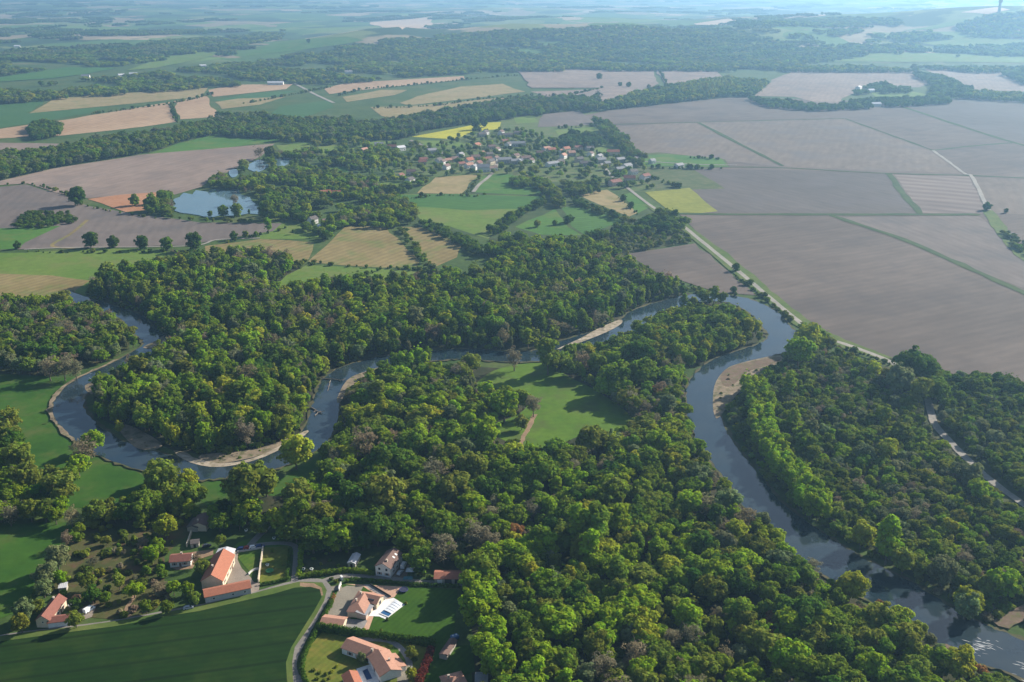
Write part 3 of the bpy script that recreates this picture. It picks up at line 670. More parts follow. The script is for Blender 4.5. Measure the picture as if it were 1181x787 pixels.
def put_window(par, side, t, z, ww, wh, L, w, door=False, shut=None):
    """side: 'f','b' long walls (-y,+y); 'l','r' gable ends"""
    f = MB(); p = MB(); e = .05
    def bx(m, a0, a1, z0, z1, d0, d1):
        if side == 'f': m.box(a0, a1, -w / 2 - d1, -w / 2 - d0, z0, z1)
        elif side == 'b': m.box(a0, a1, w / 2 + d0, w / 2 + d1, z0, z1)
        elif side == 'l': m.box(-L / 2 - d1, -L / 2 - d0, a0, a1, z0, z1)
        else: m.box(L / 2 + d0, L / 2 + d1, a0, a1, z0, z1)
    a0, a1 = t - ww / 2, t + ww / 2
    if door:
        bx(f, a0, a1, z, z + wh, -.02, .06)
        return f.build('door', door if door is not True else DOOR, par)  # with DARKOPEN no door leaf: a panel painted as an opening's inner shade
    g = .1
    bx(f, a0 - g, a0, z - g, z + wh + g, -.02, .07); bx(f, a1, a1 + g, z - g, z + wh + g, -.02, .07)
    bx(f, a0, a1, z - g, z, -.02, .07); bx(f, a0, a1, z + wh, z + wh + g, -.02, .07)
    fo = f.build('window', FRAME, par)
    bx(p, a0, a1, z, z + wh, -.02, .04); p.build('pane', GLASS, fo)
    if shut:
        
        for q0, q1 in ((a0 - g - ww * .5, a0 - g - .02), (a1 + g + .02, a1 + g + ww * .5)): s = MB(); bx(s, q0, q1, z, z + wh, .0, .05); s.build('shutter', shut, fo)
    return fo

def wing(par, A, B, w, h, rise, wall, roof, org, rz, o=.4, tag='', wins=(), doors=(), shed=False, hip=False, chims=()):
    """one roofed block from ground point A to B, in the frame of the parent empty (org, rz)"""
    c, s = math.cos(-rz), math.sin(-rz)
    def loc(p): d = np.array(p[:2]) - org[:2]; return np.array([d[0] * c - d[1] * s, d[0] * s + d[1] * c])
    a, b = loc(A), loc(B); L = np.linalg.norm(b - a); m = (a + b) / 2; ang = math.atan2(b[1] - a[1], b[0] - a[0])
    M = MB()
    if shed: prof = [(-w / 2, -.3), (w / 2, -.3), (w / 2, h + rise - .03), (-w / 2, h - .03)]
    else: prof = [(-w / 2, -.3), (w / 2, -.3), (w / 2, h - .03), (0, h + rise - .03), (-w / 2, h - .03)]
    if hip: prof = [(-w / 2, -.3), (w / 2, -.3), (w / 2, h), (-w / 2, h)]
    M.prism(prof, -L / 2, L / 2)
    def place(ob): ob.location = (m[0], m[1], 0); ob.rotation_euler = (0, 0, ang); return ob
    wo = place(M.build('wall', wall, par))
    Q = MB()
    if hip:
        X, Y = L / 2 + o, w / 2 + o; hx = max(.3, X - Y); z0 = h - .1
        Q.add([(-X, -Y, z0), (X, -Y, z0), (X, Y, z0), (-X, Y, z0), (-hx, 0, h + rise), (hx, 0, h + rise), (-X, -Y, z0 - .15), (X, -Y, z0 - .15), (X, Y, z0 - .15), (-X, Y, z0 - .15)],
              [(0, 1, 5, 4), (2, 3, 4, 5), (1, 2, 5), (3, 0, 4), (9, 8, 7, 6), (0, 6, 7, 1), (1, 7, 8, 2), (2, 8, 9, 3), (3, 9, 6, 0)])
    elif shed:
        k = rise / w
        Q.prism([(-w / 2 - o, h - o * k), (w / 2 + o, h + rise + o * k), (w / 2 + o, h + rise + o * k + .18), (-w / 2 - o, h - o * k + .18)], -L / 2 - o, L / 2 + o)
    else: Q.prism(gable_prof(w, h, rise, o), -L / 2 - o, L / 2 + o)
    rf = place(Q.build('roof', roof, par))
    for (cx, cy) in chims:
        zt = h + rise * (1 - abs(cy) / (w / 2)); ch = MB().box(cx - .4, cx + .4, cy - .3, cy + .3, zt - .4, zt + 1.1).box(cx - .5, cx + .5, cy - .4, cy + .4, zt + 1.1, zt + 1.22)
        ch.build('chimney', STONE, rf)
    for q in wins: put_window(wo, q[0], q[1], q[2], q[3], q[4], L, w, shut=(q[5] if len(q) > 5 else None))
    for q in doors: put_window(wo, q[0], q[1], q[2], q[3], q[4], L, w, door=q[5])
    return wo, rf, L

def house(name, label, cat, A, B, group=None):
    """an empty at the middle of the main axis; returns it with its frame"""
    a, b = at(*A), at(*B); m = (a + b) / 2; rz = math.atan2(b[1] - a[1], b[0] - a[0])
    e = empty(name, (m[0], m[1], 0), rz, label, cat, group)
    HOUSEX.append(np.array([m[:2] + np.array([dx, dy]) * (np.linalg.norm(b - a) / 2 + 3) for dx, dy in ((-1, -1), (1, -1), (1, 1), (-1, 1))]))
    return e, m, rz
LANDMARKS = []      # (phrase, px, py)
def lm(phrase, x, y): LANDMARKS.append((phrase, x, y))

# farmhouse at the far left: long main block and low front wing
e, m, rz = house('farmhouse', 'narrow farmhouse with brown-red roof and sunlit cream side beside the lane', 'house', (50.5, 724), (70, 699))
a, b = at(50.5, 724), at(70, 699)
wing(e, a, b, 5.6, 3.7, 2.1, W_CREAM, R_RED, m, rz, wins=[('f', -4, 1.1, 1, 1.3, SHUT), ('f', 0, 1.1, 1, 1.3, SHUT), ('f', 4.5, 1.1, 1, 1.3, SHUT), ('l', 0, 2.2, .7, .7)], doors=[('f', 2.4, 0, 1, 2.1, DOOR)], chims=[(5, 1)])
a, b = at(57.5, 721.3), at(80, 718.5)
wing(e, a, b, 4.6, 2.7, 1.0, W_WHITE, R_RED, m, rz, wins=[('b', 1, 1, .9, 1)], doors=[('b', -1.5, 0, 1, 2, DOOR)])
lm('narrow farmhouse', 62, 708)
# white bungalow with dark red roof
e, m, rz = house('cottage', 'small white cottage with dark red roof between the farmhouse and the orange barn', 'house', (198, 650), (221, 648.6))
a, b = at(198, 650.3), at(221.5, 648.6)
wing(e, a, b, 6.6, 2.9, 1.35, W_WHITE, R_RED, m, rz, wins=[('f', -2.5, 1, 1, 1.2, SHUT), ('f', 2, 1, 1, 1.2, SHUT), ('r', 0, 1, 1, 1.2)], doors=[('f', 0, 0, 1, 2.1, DOOR)], chims=[(0, 1.2)])
lm('small white cottage', 208, 648)
# brown house by the wood
e, m, rz = house('country_house', 'dark brown roofed house at the edge of the wood above the white cottage', 'house', (229, 613), (236, 602))
a, b = at(230, 613), at(237, 601.5)
wing(e, a, b, 7.0, 3.2, 1.6, W_CREAM, R_BROWN, m, rz, wins=[('f', 2, 1, 1, 1.2, SHUT), ('f', -2, 1, 1, 1.2, SHUT)], chims=[(-3, .8)])
a, b = at(222, 613.5), at(229, 603.5); wing(e, a, b, 5.0, 2.4, .9, W_STONE, R_DARK, m, rz, shed=False)
lm('brown-roofed house by the wood', 232, 604)
e, m, rz = house('garden_shed', 'small dark grey roofed shed below the brown-roofed house', 'shed', (221, 630), (230, 628.5))
wing(e, at(220.5, 629.5), at(230, 628.5), 4.2, 2.0, .6, W_STONE, R_DARK, m, rz, o=.2, doors=[('f', 0, 0, 1.1, 1.7, DARKOPEN)])
# orange barn, two wings
e, m, rz = house('barn', 'long L-shaped barn with bright orange tile roof beside the curving lane', 'barn', (246, 681), (258, 648))
a, b = at(245.5, 680), at(259.5, 650)
wing(e, a, b, 9.2, 4.4, 3.1, W_CREAM, R_ORANGE, m, rz, wins=[('f', -7, 1.4, 1.2, 1.4, SHUT), ('f', -2, 1.4, 1.2, 1.4, SHUT), ('f', 3, 1.4, 1.2, 1.4, SHUT), ('f', 8, 1.4, 1.2, 1.4, SHUT)], doors=[('f', 5.6, 0, 1.6, 2.4, DOOR)], chims=[(-3, 1.5)])
a, b = at(236.5, 692), at(288.5, 681.0)
wing(e, a, b, 6.2, 3.3, 1.3, W_GREY, R_ORANGE, m, rz, wins=[('f', -6, 1.4, .8, .8), ('f', 2, 1.4, .8, .8), ('f', 7, 1.4, .8, .8)], doors=[('b', 4, 0, 2.6, 2.6, DARKOPEN)])
a, b = at(258.5, 648.5), at(262.5, 641)
wing(e, a, b, 7.4, 3.4, 1.0, W_STONE, R_PALE, m, rz, shed=False)
lm('orange-roofed barn', 260, 670)
# villa with pool
e, m, rz = house('villa', 'pink-tiled villa on a gravel forecourt beside the white pool deck', 'house', (410, 713), (424.5, 688))
a, b = at(410.5, 713), at(423.5, 690)
wing(e, a, b, 7.2, 3.0, 1.7, W_CREAM, R_PINK, m, rz, hip=True, wins=[('b', -4, 1, 1.1, 1.3, SHUT), ('b', 0, 1, 1.1, 1.3, SHUT), ('f', 5, .6, 1.6, 1.8)], doors=[('b', 4, 0, 1.1, 2.1, DOOR)], chims=[(4, 1.4), (-1, 1.8)])
a, b = at(423, 695), at(438.5, 698.5)
wo, rf, L = wing(e, a, b, 6.4, 2.9, 1.45, W_CREAM, R_PINK, m, rz, wins=[('f', 1, .5, 2.2, 1.9), ('r', 0, .5, 1.8, 1.9)])
sk = MB().box(-1.2, 1.6, -2.5, -.8, 3.35, 3.75); sk_o = sk.build('roof_window', GLASS, rf)
a, b = at(417, 714.5), at(425, 704); wo, rf, L = wing(e, a, b, 4.2, 2.5, .7, W_PINK, R_GREY, m, rz, shed=True, wins=[('f', 0, .6, 2.4, 1.6)])
lm('pink-tiled villa', 420, 698)
e, m, rz = house('garage', 'low pink-tiled garage in the corner of the villa forecourt', 'garage', (372, 720), (398, 724))
a, b = at(373, 720.2), at(397.5, 723.2)
wing(e, a, b, 6.2, 2.4, 1.0, W_CREAM, R_PINK, m, rz, doors=[('b', -2.2, 0, 2.4, 2, SHUT), ('b', 1.8, 0, 2.4, 2, SHUT)])
lm('pink-tiled garage', 385, 717)
# angled bungalow at the bottom
e, m, rz = house('bungalow', 'bent bungalow with orange-pink tile roof below the villa', 'house', (403, 748), (438, 762))
a, b = at(401.5, 748.3), at(439, 762.2)
wing(e, a, b, 7.6, 3.0, 1.6, W_WHITE, R_PINK, m, rz, wins=[('f', -4, .8, 1.2, 1.4, SHUT), ('f', 0, .8, 1.2, 1.4, SHUT), ('f', 4, .3, 1.8, 1.9), ('b', -3, .9, 1.1, 1.3, SHUT)], doors=[('b', 3, 0, 1.1, 2.1, DOOR)], chims=[(5, -1.2)])
a, b = at(437, 761), at(451, 784)
wing(e, a, b, 8.4, 3.02, 1.66, W_WHITE, R_PINK, m, rz, wins=[('f', 0, .4, 1.8, 1.8), ('b', 2, .9, 1.1, 1.3, SHUT)], chims=[(1, 1.6)])
a, b = at(448, 763), at(460, 777); wing(e, a, b, 6.0, 2.3, .9, W_WHITE, R_PINK, m, rz, wins=[('b', 0, .9, 1.1, 1)])
lm('bent bungalow', 432, 758)
e, m, rz = house('pool_house', 'small orange-tiled pool house left of the dark blue pool', 'pool house', (402, 784), (410, 800))
a, b = at(403.5, 783), at(412, 803)
wing(e, a, b, 5.6, 2.4, 1.2, W_WHITE, R_ORANGE, m, rz, wins=[('b', 0, .8, 1.2, 1.2)])
# white two-storey house
e, m, rz = house('gabled_house', 'white two-storey gabled house with brown roof and roof windows in the shade of the wood', 'house', (442, 665), (455, 648))
a, b = at(442, 665.5), at(455.5, 648)
wo, rf, L = wing(e, a, b, 7.2, 5.0, 2.0, W_WHITE, R_BROWN, m, rz, wins=[('l', -1.9, 1, 1, 1.2, SHUT), ('l', 1.7, 1, 1, 1.2, SHUT), ('l', -1.7, 3.3, 1, 1.2), ('l', 1.7, 3.3, 1, 1.2), ('f', -3, 1, 1, 1.2, SHUT), ('f', 1, 1, 1, 1.2, SHUT), ('f', -3, 3.2, 1, 1.1), ('f', 2, 3.2, 1, 1.1)], doors=[('f', 3.4, 0, 1, 2.1, DOOR)], chims=[(-4, -1)])
for x in (.5, 3.0):
    sk = MB(); k = 2.0 / 3.6; sl = lambda y: 7.0 + y * k
    sk.add([(x, -2.6, sl(-2.6) + .26), (x + .9, -2.6, sl(-2.6) + .26), (x + .9, -1.5, sl(-1.5) + .26), (x, -1.5, sl(-1.5) + .26), (x, -2.6, sl(-2.6)), (x + .9, -2.6, sl(-2.6)), (x + .9, -1.5, sl(-1.5)), (x, -1.5, sl(-1.5))], [(0, 1, 2, 3), (7, 6, 5, 4), (0, 4, 5, 1), (1, 5, 6, 2), (2, 6, 7, 3), (3, 7, 4, 0)]).build('roof_window', FRAME, rf)
lm('white gabled house', 447, 652)
e, m, rz = house('shed', 'long low shed with rusty red roof under the big bare tree', 'shed', (503, 668), (537, 668))
a, b = at(502, 669), at(537, 669)
wing(e, a, b, 6.4, 2.7, 1.1, W_STONE, R_BRICK, m, rz, doors=[('f', -4.5, 0, 2.2, 2.2, FRAME), ('f', -.8, 0, 3, 2.3, DARKOPEN), ('f', 3.6, 0, 3, 2.3, DARKOPEN)])
lm('rusty-roofed shed', 519, 665)
e, m, rz = house('garden_shed', 'narrow pale grey roofed shed left of the white two-storey gabled house', 'shed', (406, 654), (411.5, 644))
wing(e, at(405.5, 654.5), at(411.5, 644), 3.6, 2.1, .8, W_STONE, R_PALE, m, rz, o=.25, doors=[('l', 0, 0, 1.1, 1.8, DARKOPEN)])
e, m, rz = house('garden_shed', 'long thin brown-tiled shed below the blue tank beside the dark lawn', 'shed', (511, 761), (523, 743))
wing(e, at(511, 761), at(523, 743), 3.2, 2.1, .7, W_STONE, R_BROWN, m, rz, o=.25)
lm('thin brown-tiled shed', 516, 750)
e, m, rz = house('hip_roofed_house', 'pink hip-roofed house cut off by the bottom edge', 'house', (514, 797), (536, 792))
wing(e, at(513, 797), at(536, 791), 9.5, 3.0, 2.2, W_CREAM, R_PINK, m, rz, hip=True, o=.5, chims=[(-2, 1)], wins=[('b', 1, 1, 1.1, 1.2, SHUT)])
lm('pink hip-roofed house', 522, 782)
e, m, rz = house('outbuilding', 'small outbuilding with blue-grey roof right of the pink hip-roofed house', 'outbuilding', (551, 786), (563, 785))
wing(e, at(549, 787), at(562, 787), 5.0, 2.4, 1.0, W_GREY, R_GREY, m, rz, doors=[('b', 0, 0, 1.2, 2, DARKOPEN)])
e, m, rz = house('lean_to', 'low dark lean-to hidden among shrubs behind the narrow farmhouse', 'shed', (70, 681), (78, 680))
wing(e, at(69, 681), at(78, 680), 3.2, 2.0, .5, W_STONE, R_PALE, m, rz, shed=True, o=.2)

# ------------------------------------------------------------------ walls, gate, pools, tanks, trampolines
def wall_line(name, label, pts, th, hh, mat, cat='wall', cap=None, sm=0):
    W = gp(pts)
    if sm: W = smooth(W, sm)
    o = np.mean(W, axis=0); M = MB()
    for p, q in zip(W[:-1], W[1:]):
        p, q = np.array(p) - o, np.array(q) - o; d = (q - p) / np.linalg.norm(q - p); n = np.array([-d[1], d[0]]) * th / 2; p = p - d * th * .3; q = q + d * th * .3
        vs = [(*(p - n), -.3), (*(q - n), -.3), (*(q + n), -.3), (*(p + n), -.3), (*(p - n), hh), (*(q - n), hh), (*(q + n), hh), (*(p + n), hh)]
        M.add(vs, [(3, 2, 1, 0), (4, 5, 6, 7), (0, 1, 5, 4), (1, 2, 6, 5), (2, 3, 7, 6), (3, 0, 4, 7)])
    ob = M.build(name, mat, None, 0, (o[0], o[1], 0))
    props(ob, label, cat)
    if cap:
        C2 = MB(); p, q = np.array(W[0]) - o, np.array(W[-1]) - o; d = (q - p) / np.linalg.norm(q - p); n = np.array([-d[1], d[0]]) * (th / 2 + .06)
        C2.add([(*(p - n), hh + .003), (*(q - n), hh + .003), (*(q + n), hh + .003), (*(p + n), hh + .003), (*(p - n), hh + .1), (*(q - n), hh + .1), (*(q + n), hh + .1), (*(p + n), hh + .1)], [(3, 2, 1, 0), (4, 5, 6, 7), (0, 1, 5, 4), (1, 2, 6, 5), (2, 3, 7, 6), (3, 0, 4, 7)]).build('coping', cap, ob)
    return ob
wall_line('garden_wall', 'straight cream wall dividing the two lawns beside the orange barn', [(303.6, 633.5), (298.2, 672)], .45, 1.7, W_CREAM, cap=W_CREAM)
lm('straight cream wall', 301, 652)
wall_line('garden_wall', 'low curved white wall on the lawn beside the barn yard', [(286.8, 663), (290, 660), (294, 658), (298.5, 657)], .4, 1.0, W_WHITE, sm=4)
wall_line('garden_wall', 'low grey wall along the top of the half-round lawn', [(274.5, 637.5), (286, 635.8), (302, 633)], .5, .9, W_GREY)
wall_line('garden_wall', 'rough cream wall running down from the brown-roofed house', [(220.8, 615), (215.5, 631)], .5, 1.6, W_CREAM)
wall_line('boundary_wall', 'white curved gate wall at the villa entrance beside the lane bend', [(393.3, 674.5), (391.6, 678), (390.8, 682)], .4, 1.5, W_WHITE, sm=3)
lm('villa gate wall', 392, 676)
wall_line('boundary_wall', 'short white wall with rounded end where the lane leaves the bend', [(393.4, 667.5), (394.8, 669.5)], .9, 1.7, W_WHITE)
wall_line('terrace_wall', 'thin dark wall crossing the villa terrace', [(427.3, 675), (450.6, 689)], .3, .8, DARKOPEN)

def pool(name, label, c4, water, coping_mat, cover=False):
    W = gp(c4); o = np.mean(W, axis=0); W = [w - o for w in W]
    e = empty(name, (o[0], o[1], 0), 0, label, 'pool'); z = LAYER[0]
    cen = np.mean(W, axis=0)
    outer = [cen + (w - cen) * 1.09 for w in W]; M = MB()
    vs = [(*p, z + .01) for p in outer] + [(*p, z + .01) for p in W] + [(*p, z + .14) for p in outer] + [(*p, z + .14) for p in W]
    fs = []
    for i in range(4):
        j = (i + 1) % 4
        fs += [(8 + i, 8 + j, 12 + j, 12 + i), (i, j, 8 + j, 8 + i), (4 + i, 12 + i, 12 + j, 4 + j), (i, 4 + i, 4 + j, j)]
    M.add(vs, fs); M.build('coping', coping_mat, e)
    props(MB().add([(*p, z + .07) for p in W], [(0, 1, 2, 3)]).build('water_surface', water, e))
    if cover:
        A, B, C_, D = W          # cover segments run from side A-D to side B-C
        for k in range(5):
            t0, t1 = .02 + k * .155, .02 + k * .155 + .135
            q = [A + (D - A) * t0, A + (D - A) * t1, B + (C_ - B) * t1, B + (C_ - B) * t0]
            zt = z + .55 - .07 * k; S = MB(); n = 8; vs = []
            for (p0, p1) in ((q[0], q[3]), (q[1], q[2])):
                for i in range(n + 1):
                    t = i / n; p = p0 + (p1 - p0) * t; vs.append((*p, z + .15 + (zt - z) * math.sin(math.pi * t) ** .6 * .8))
            fs = [(i, i + 1, n + 2 + i, n + 1 + i) for i in range(n)]
            ob = S.add(vs, fs).build('cover_panel', plain('cover_plastic', (.66, .69, .73), .08, 2, .3), e)
            sol = ob.modifiers.new('solid', 'SOLIDIFY'); sol.thickness = .06
    return e
m_pool = water_mat('pool_water', (.03, .10, .22), (.035, .11, .24), .05, .8, .04)
m_pool2 = water_mat('pool_water_dark', (.012, .045, .13), (.015, .05, .15), .05, .8, .04)
pool('swimming_pool', 'swimming pool with white sliding cover panels beside the villa', [(455.5, 693), (464, 698), (448, 712), (438.5, 708)], m_pool, W_WHITE, True)
lm('covered white swimming pool', 452, 702)
pool('swimming_pool', 'open dark blue swimming pool on white paving below the bent bungalow', [(418, 774.7), (423.8, 772), (429.6, 783.6), (423, 785.6)], m_pool2, W_WHITE)
lm('dark blue swimming pool', 424, 779)

def trampoline(label, px, py, r, mat, rim):
    p = at(px, py); e = empty('trampoline', (p[0], p[1], 0), 0, label, 'trampoline')
    MB().cyl(0, 0, .82, .86, r * .86, n=24).build('jump_mat', mat, e)
    M = MB(); n = 24
    for i in range(n):
        a, b = 2 * math.pi * i / n, 2 * math.pi * (i + 1) / n
        M.tube((r * .94 * math.cos(a), r * .94 * math.sin(a), .86), (r * .94 * math.cos(b), r * .94 * math.sin(b), .86), .16, .16, 6)
    M.build('pad', rim, e)
    for i in range(6):
        a = 2 * math.pi * i / 6; MB().tube((r * .9 * math.cos(a), r * .9 * math.sin(a), 0), (r * .9 * math.cos(a), r * .9 * math.sin(a), .85), .05, .05).build('leg', R_GREY, e)
trampoline('round green trampoline on the rectangular lawn beside the cream wall', 311, 660, 1.7, plain('green_canvas', (.03, .17, .05), .1), plain('green_pad', (.05, .24, .08), .1))
trampoline('dark blue trampoline at the corner of the villa terrace', 465.5, 682, 2.0, plain('navy_canvas', (.012, .016, .05), .1), plain('navy_pad', (.02, .03, .12), .1))
lm('dark blue trampoline', 465, 681); lm('round green trampoline', 311, 659)

p = at(524.5, 737); e = empty('water_tank', (p[0], p[1], 0), .5, 'small blue water tank at the top end of the thin brown shed', 'tank')
blue = plain('blue_plastic', (.05, .13, .28), .15, 2, .4)
MB().box(-1.6, 1.6, -1.2, 1.2, .25, 1.7).build('tank_body', blue, e, .25)
for x in (-.75, .75): MB().cyl(x, .1, 1.66, 1.9, .38, .34).build('lid', FRAME, e)
for x in (-1.2, 1.2): MB().box(x - .12, x + .12, -1.1, 1.1, -.1, .3).build('support', DARKOPEN, e)
lm('small blue water tank', 524, 735)

TYRE = plain('tyre_rubber', (.02, .02, .02), .1); 
def car(label, cat, px, py, deg, paint, van=False, name=None):
    p = at(px, py); e = empty(name or ('parked_van' if van else 'parked_car'), (p[0], p[1], .1), R(deg), label, cat)
    if van: prof = [(-2.5, .35), (2.5, .35), (2.55, .95), (1.75, 1.15), (1.25, 2.05), (-2.45, 2.1), (-2.55, 1.0)]; w = .95; L = 2.5
    else: prof = [(-2.1, .32), (2.1, .32), (2.15, .75), (1.15, .92), (.45, 1.42), (-1.2, 1.44), (-1.95, .95), (-2.15, .8)]; w = .85; L = 2.1
    M = MB(); n = len(prof); vs = [(x, -w * (1 if z < 1.0 else .88), z) for x, z in prof] + [(x, w * (1 if z < 1.0 else .88), z) for x, z in prof]
    M.add(vs, [tuple(range(n - 1, -1, -1)), tuple(range(n, 2 * n))] + [(i, (i + 1) % n, n + (i + 1) % n, n + i) for i in range(n)]); M.build('body', paint, e, .06)
    x0, x1, z0, z1 = (1.33, 1.72, 1.27, 1.95) if van else (.55, 1.05, .99, 1.36)
    MB().add([(x1 + .03, -w * .75, z0), (x1 + .03, w * .75, z0), (x0 + .03, w * .7, z1), (x0 + .03, -w * .7, z1), (x1 - .1, -w * .75, z0 - .02), (x1 - .1, w * .75, z0 - .02), (x0 - .1, w * .7, z1 - .02), (x0 - .1, -w * .7, z1 - .02)], [(0, 1, 2, 3), (7, 6, 5, 4), (0, 4, 5, 1), (1, 5, 6, 2), (2, 6, 7, 3), (3, 7, 4, 0)]).build('windscreen', GLASS, e)
    for s in (-1, 1): MB().box(-1.2 if not van else .2, .6 if not van else 1.2, s * w * .93 - .03, s * w * .93 + .03, 1.0 if not van else 1.25, 1.33 if not van else 1.85).build('side_window', GLASS, e)
    for x in (-L * .62, L * .62):
        for s in (-1, 1):
            M = MB(); M.tube((x, s * (w - .18), .33), (x, s * (w + .02), .33), .33, .33, 14); M.build('wheel', TYRE, e)
    return e
PW = plain('white_paint', (.78, .78, .78), .04, 2, .3); PD = plain('dark_paint', (.03, .035, .045), .1, 2, .25); PR = plain('silver_paint', (.42, .43, .44), .05, 2, .25); PB = plain('blue_paint', (.03, .06, .18), .1, 2, .25); PRED = plain('red_paint', (.32, .05, .04), .1, 2, .3)
car('white van parked in the yard right of the narrow farmhouse', 'van', 103, 705, 62, PW, True)
lm('white farmhouse van', 103, 704)
car('white van parked beside the white two-storey gabled house', 'van', 465.5, 654, 80, PW, True)
lm("gabled house's van", 465, 652)
car('dark car parked between the white cottage and the brown-roofed house', 'car', 238.5, 631, 20, PD)
car('small pale car on the verge at the left end of the orange barn', 'car', 217.5, 702.5, 18, PR)
for i, (x, pm, nm) in enumerate(((279, PB, 'dark blue car parked first from the left in the row above the half-round lawn'), (285.5, PRED, 'red car parked second from the left in the row above the half-round lawn'), (292.5, PW, 'white car parked third from the left in the row above the half-round lawn'), (300, PB, 'dark blue car parked at the right end of the row above the half-round lawn'))):
    car(nm, 'car', x, 634 - i * .75, 14, pm)['group'] = 'cars parked above the half-round lawn'
car('silver car standing in the shaded yard right of the gabled house', 'car', 461.5, 662, 70, PR)

def tarp(label, px, py, sx, sy, h, mat, seed):
    r = np.random.default_rng(seed); p = at(px, py); n = 9; vs = []
    for j in range(n):
        for i in range(n):
            u, v = i / (n - 1) * 2 - 1, j / (n - 1) * 2 - 1; k = max(abs(u), abs(v))
            vs.append((u * sx + r.normal() * .08, v * sy + r.normal() * .08, -.02 if k > .99 else h * (1 - k ** 3) * (.75 + .5 * r.random()) + .05))
    fs = [(j * n + i, j * n + i + 1, (j + 1) * n + i + 1, (j + 1) * n + i) for j in range(n - 1) for i in range(n - 1)]
    o = link('tarpaulin', mesh_of(vs, fs), mat, None, (p[0], p[1], .12)); return props(o, label, 'tarpaulin')
tarp('crumpled white tarpaulin lying in the yard right of the gabled house', 473, 658, 1.9, 1.6, .9, PW, 1)
tarp('teal tarpaulin over a low heap beside the shaded lane', 470.5, 667.5, 2.2, 1.3, .8, plain('teal_sheet', (.05, .17, .19), .2), 2)
tarp('bright white sheet on the grass by the far red-roofed farm near the lake', 372, 261, 7, 4, 2.2, PW, 3)
def planter(label, x, y):
    p = at(x, y); e = empty('planter', (p[0], p[1], .1), 0, label, 'planter', 'white planters in the gardens')
    MB().cyl(0, 0, 0, .75, .5, .75).cyl(0, 0, .75, .85, .82, .82).build('pot', PW, e)
    MB().cyl(0, 0, .86, 1.1, .6, .25, 9).build('plant', plain('pot_plant', (.04, .1, .02), .3), e)
for x, y, t in ((350, 658, 'white planter at the left end of the dark hedge above the lane'), (359.5, 658, 'white planter among the vegetables above the lane'), (409, 653, 'white planter in front of the narrow grey shed'), (81, 700, 'white planter in the courtyard of the narrow farmhouse'), (57, 686, 'white planter behind the narrow farmhouse'), (50, 703, 'white planter along the left wall of the narrow farmhouse'),
                (308.5, 653, 'white planter on the rectangular lawn above the green trampoline'), (316, 622, 'white planter on the grass above the driveway loop'), (284, 613, 'white planter at the wood edge above the orange barn')): planter(t, x, y)
# fallen trunks in the river
LOGM = plain('dead_wood', (.17, .14, .11), .35, 1.2, .9)
def log(label, a, b, r, seed):
    rr = random.Random(seed); p, q = at(*a), at(*b); d = q - p; L = np.linalg.norm(d); e = empty('fallen_log', (p[0], p[1], .62), math.atan2(d[1], d[0]), label, 'log')
    M = MB(); pts = [(L * i / 6, rr.uniform(-.25, .25), .5 + rr.uniform(-.15, .15)) for i in range(7)]
    for i in range(6): M.tube(pts[i], pts[i + 1], r * (1 - i * .1), r * (1 - (i + 1) * .1), 8)
    M.build('log_stem', LOGM, e)
    for k in range(4):
        i = rr.randint(2, 5); a0 = rr.choice((-1, 1)) * rr.uniform(.6, 1.1); l = rr.uniform(2, 4)
        MB().tube(pts[i], (pts[i][0] + l * math.cos(a0), pts[i][1] + l * math.sin(a0), .4 + rr.uniform(0, .8)), r * .4, r * .1, 5).build('branch', LOGM, e)
    return e
log('long thin log lying right across the narrow river', (371.5, 438.5), (400, 440.5), .42, 1)
lm('river-crossing log', 386, 439)
log('pale broken log pointing downstream below the log across the river', (381, 441), (378, 453), .3, 2)
log('dark driftwood log jutting from the left bank of the narrow river', (359, 472), (371, 479), .5, 3)
log('smaller driftwood log crossing the dark one at the left bank', (363, 481), (370, 476), .35, 4)
log('bleached log stranded on the gravel at the left bend', (140, 495), (137, 491), .4, 5)

# hedges: each one is a clipped or loose row of leaves of its own
def hedge(label, pts, w, h, tint, n_per=34, size=.42, sm=3, red=False):
    W = gp(pts); W = smooth(W, sm) if sm and len(W) > 2 else [np.array(p) for p in W]
    o = np.array(W[0]); r = np.random.default_rng(len(label)); puffs = []
    for p, q in zip(W[:-1], W[1:]):
        p, q = np.array(p) - o, np.array(q) - o; L = np.linalg.norm(q - p); k = max(1, int(L / (w * .45)))
        for i in range(k):
            c = p + (q - p) * (i + .5) / k
            for z in np.arange(.45, max(h - .1, .5), .55): puffs.append(((c[0] + r.normal() * w * .12, c[1] + r.normal() * w * .12, z), w * .5 * r.uniform(.8, 1.15), r.uniform(.25, .75)))
    me = leaf_mesh('hedge', puffs, n_per * 2.2, size, seed=3)
    ob = link('hedge', me, None, None, (o[0], o[1], 0)); ob['tint'] = TINT[tint] + (1.0,)
    return props(ob, label, 'hedge')
hedge('long dark hedge between the villa lawn and the bent bungalow', [(367, 727), (395, 731), (430, 735.5), (470, 741), (502, 746)], 2.3, 3.0, 'D')
lm("villa's long hedge", 440, 737)
hedge('dark roadside hedge along the right of the lane below the bend', [(384, 694), (375, 711), (366, 727), (357, 745), (350, 762), (349, 775), (354, 790), (364, 805)], 1.6, 1.8, 'D')
hedge('bright green hedge strip along the driveway above the lane', [(347.5, 630), (346.5, 650), (345.5, 666)], 2.2, 1.6, 'B')
lm('bright green hedge strip', 347, 647)
hedge('dark clipped hedge down the right side of the rectangular lawn', [(334.5, 634), (333, 652), (330.5, 668)], 1.3, 1.6, 'D')
hedge('dark low hedge along the bottom of the rectangular lawn', [(300, 675), (315, 673), (334, 668.5)], 1.0, 1.3, 'D')
hedge('dark loose hedge along the top of the shaded lane', [(348, 666.5), (365, 664), (385, 661.5), (405, 660), (430, 664)], 2.0, 2.2, 'M')
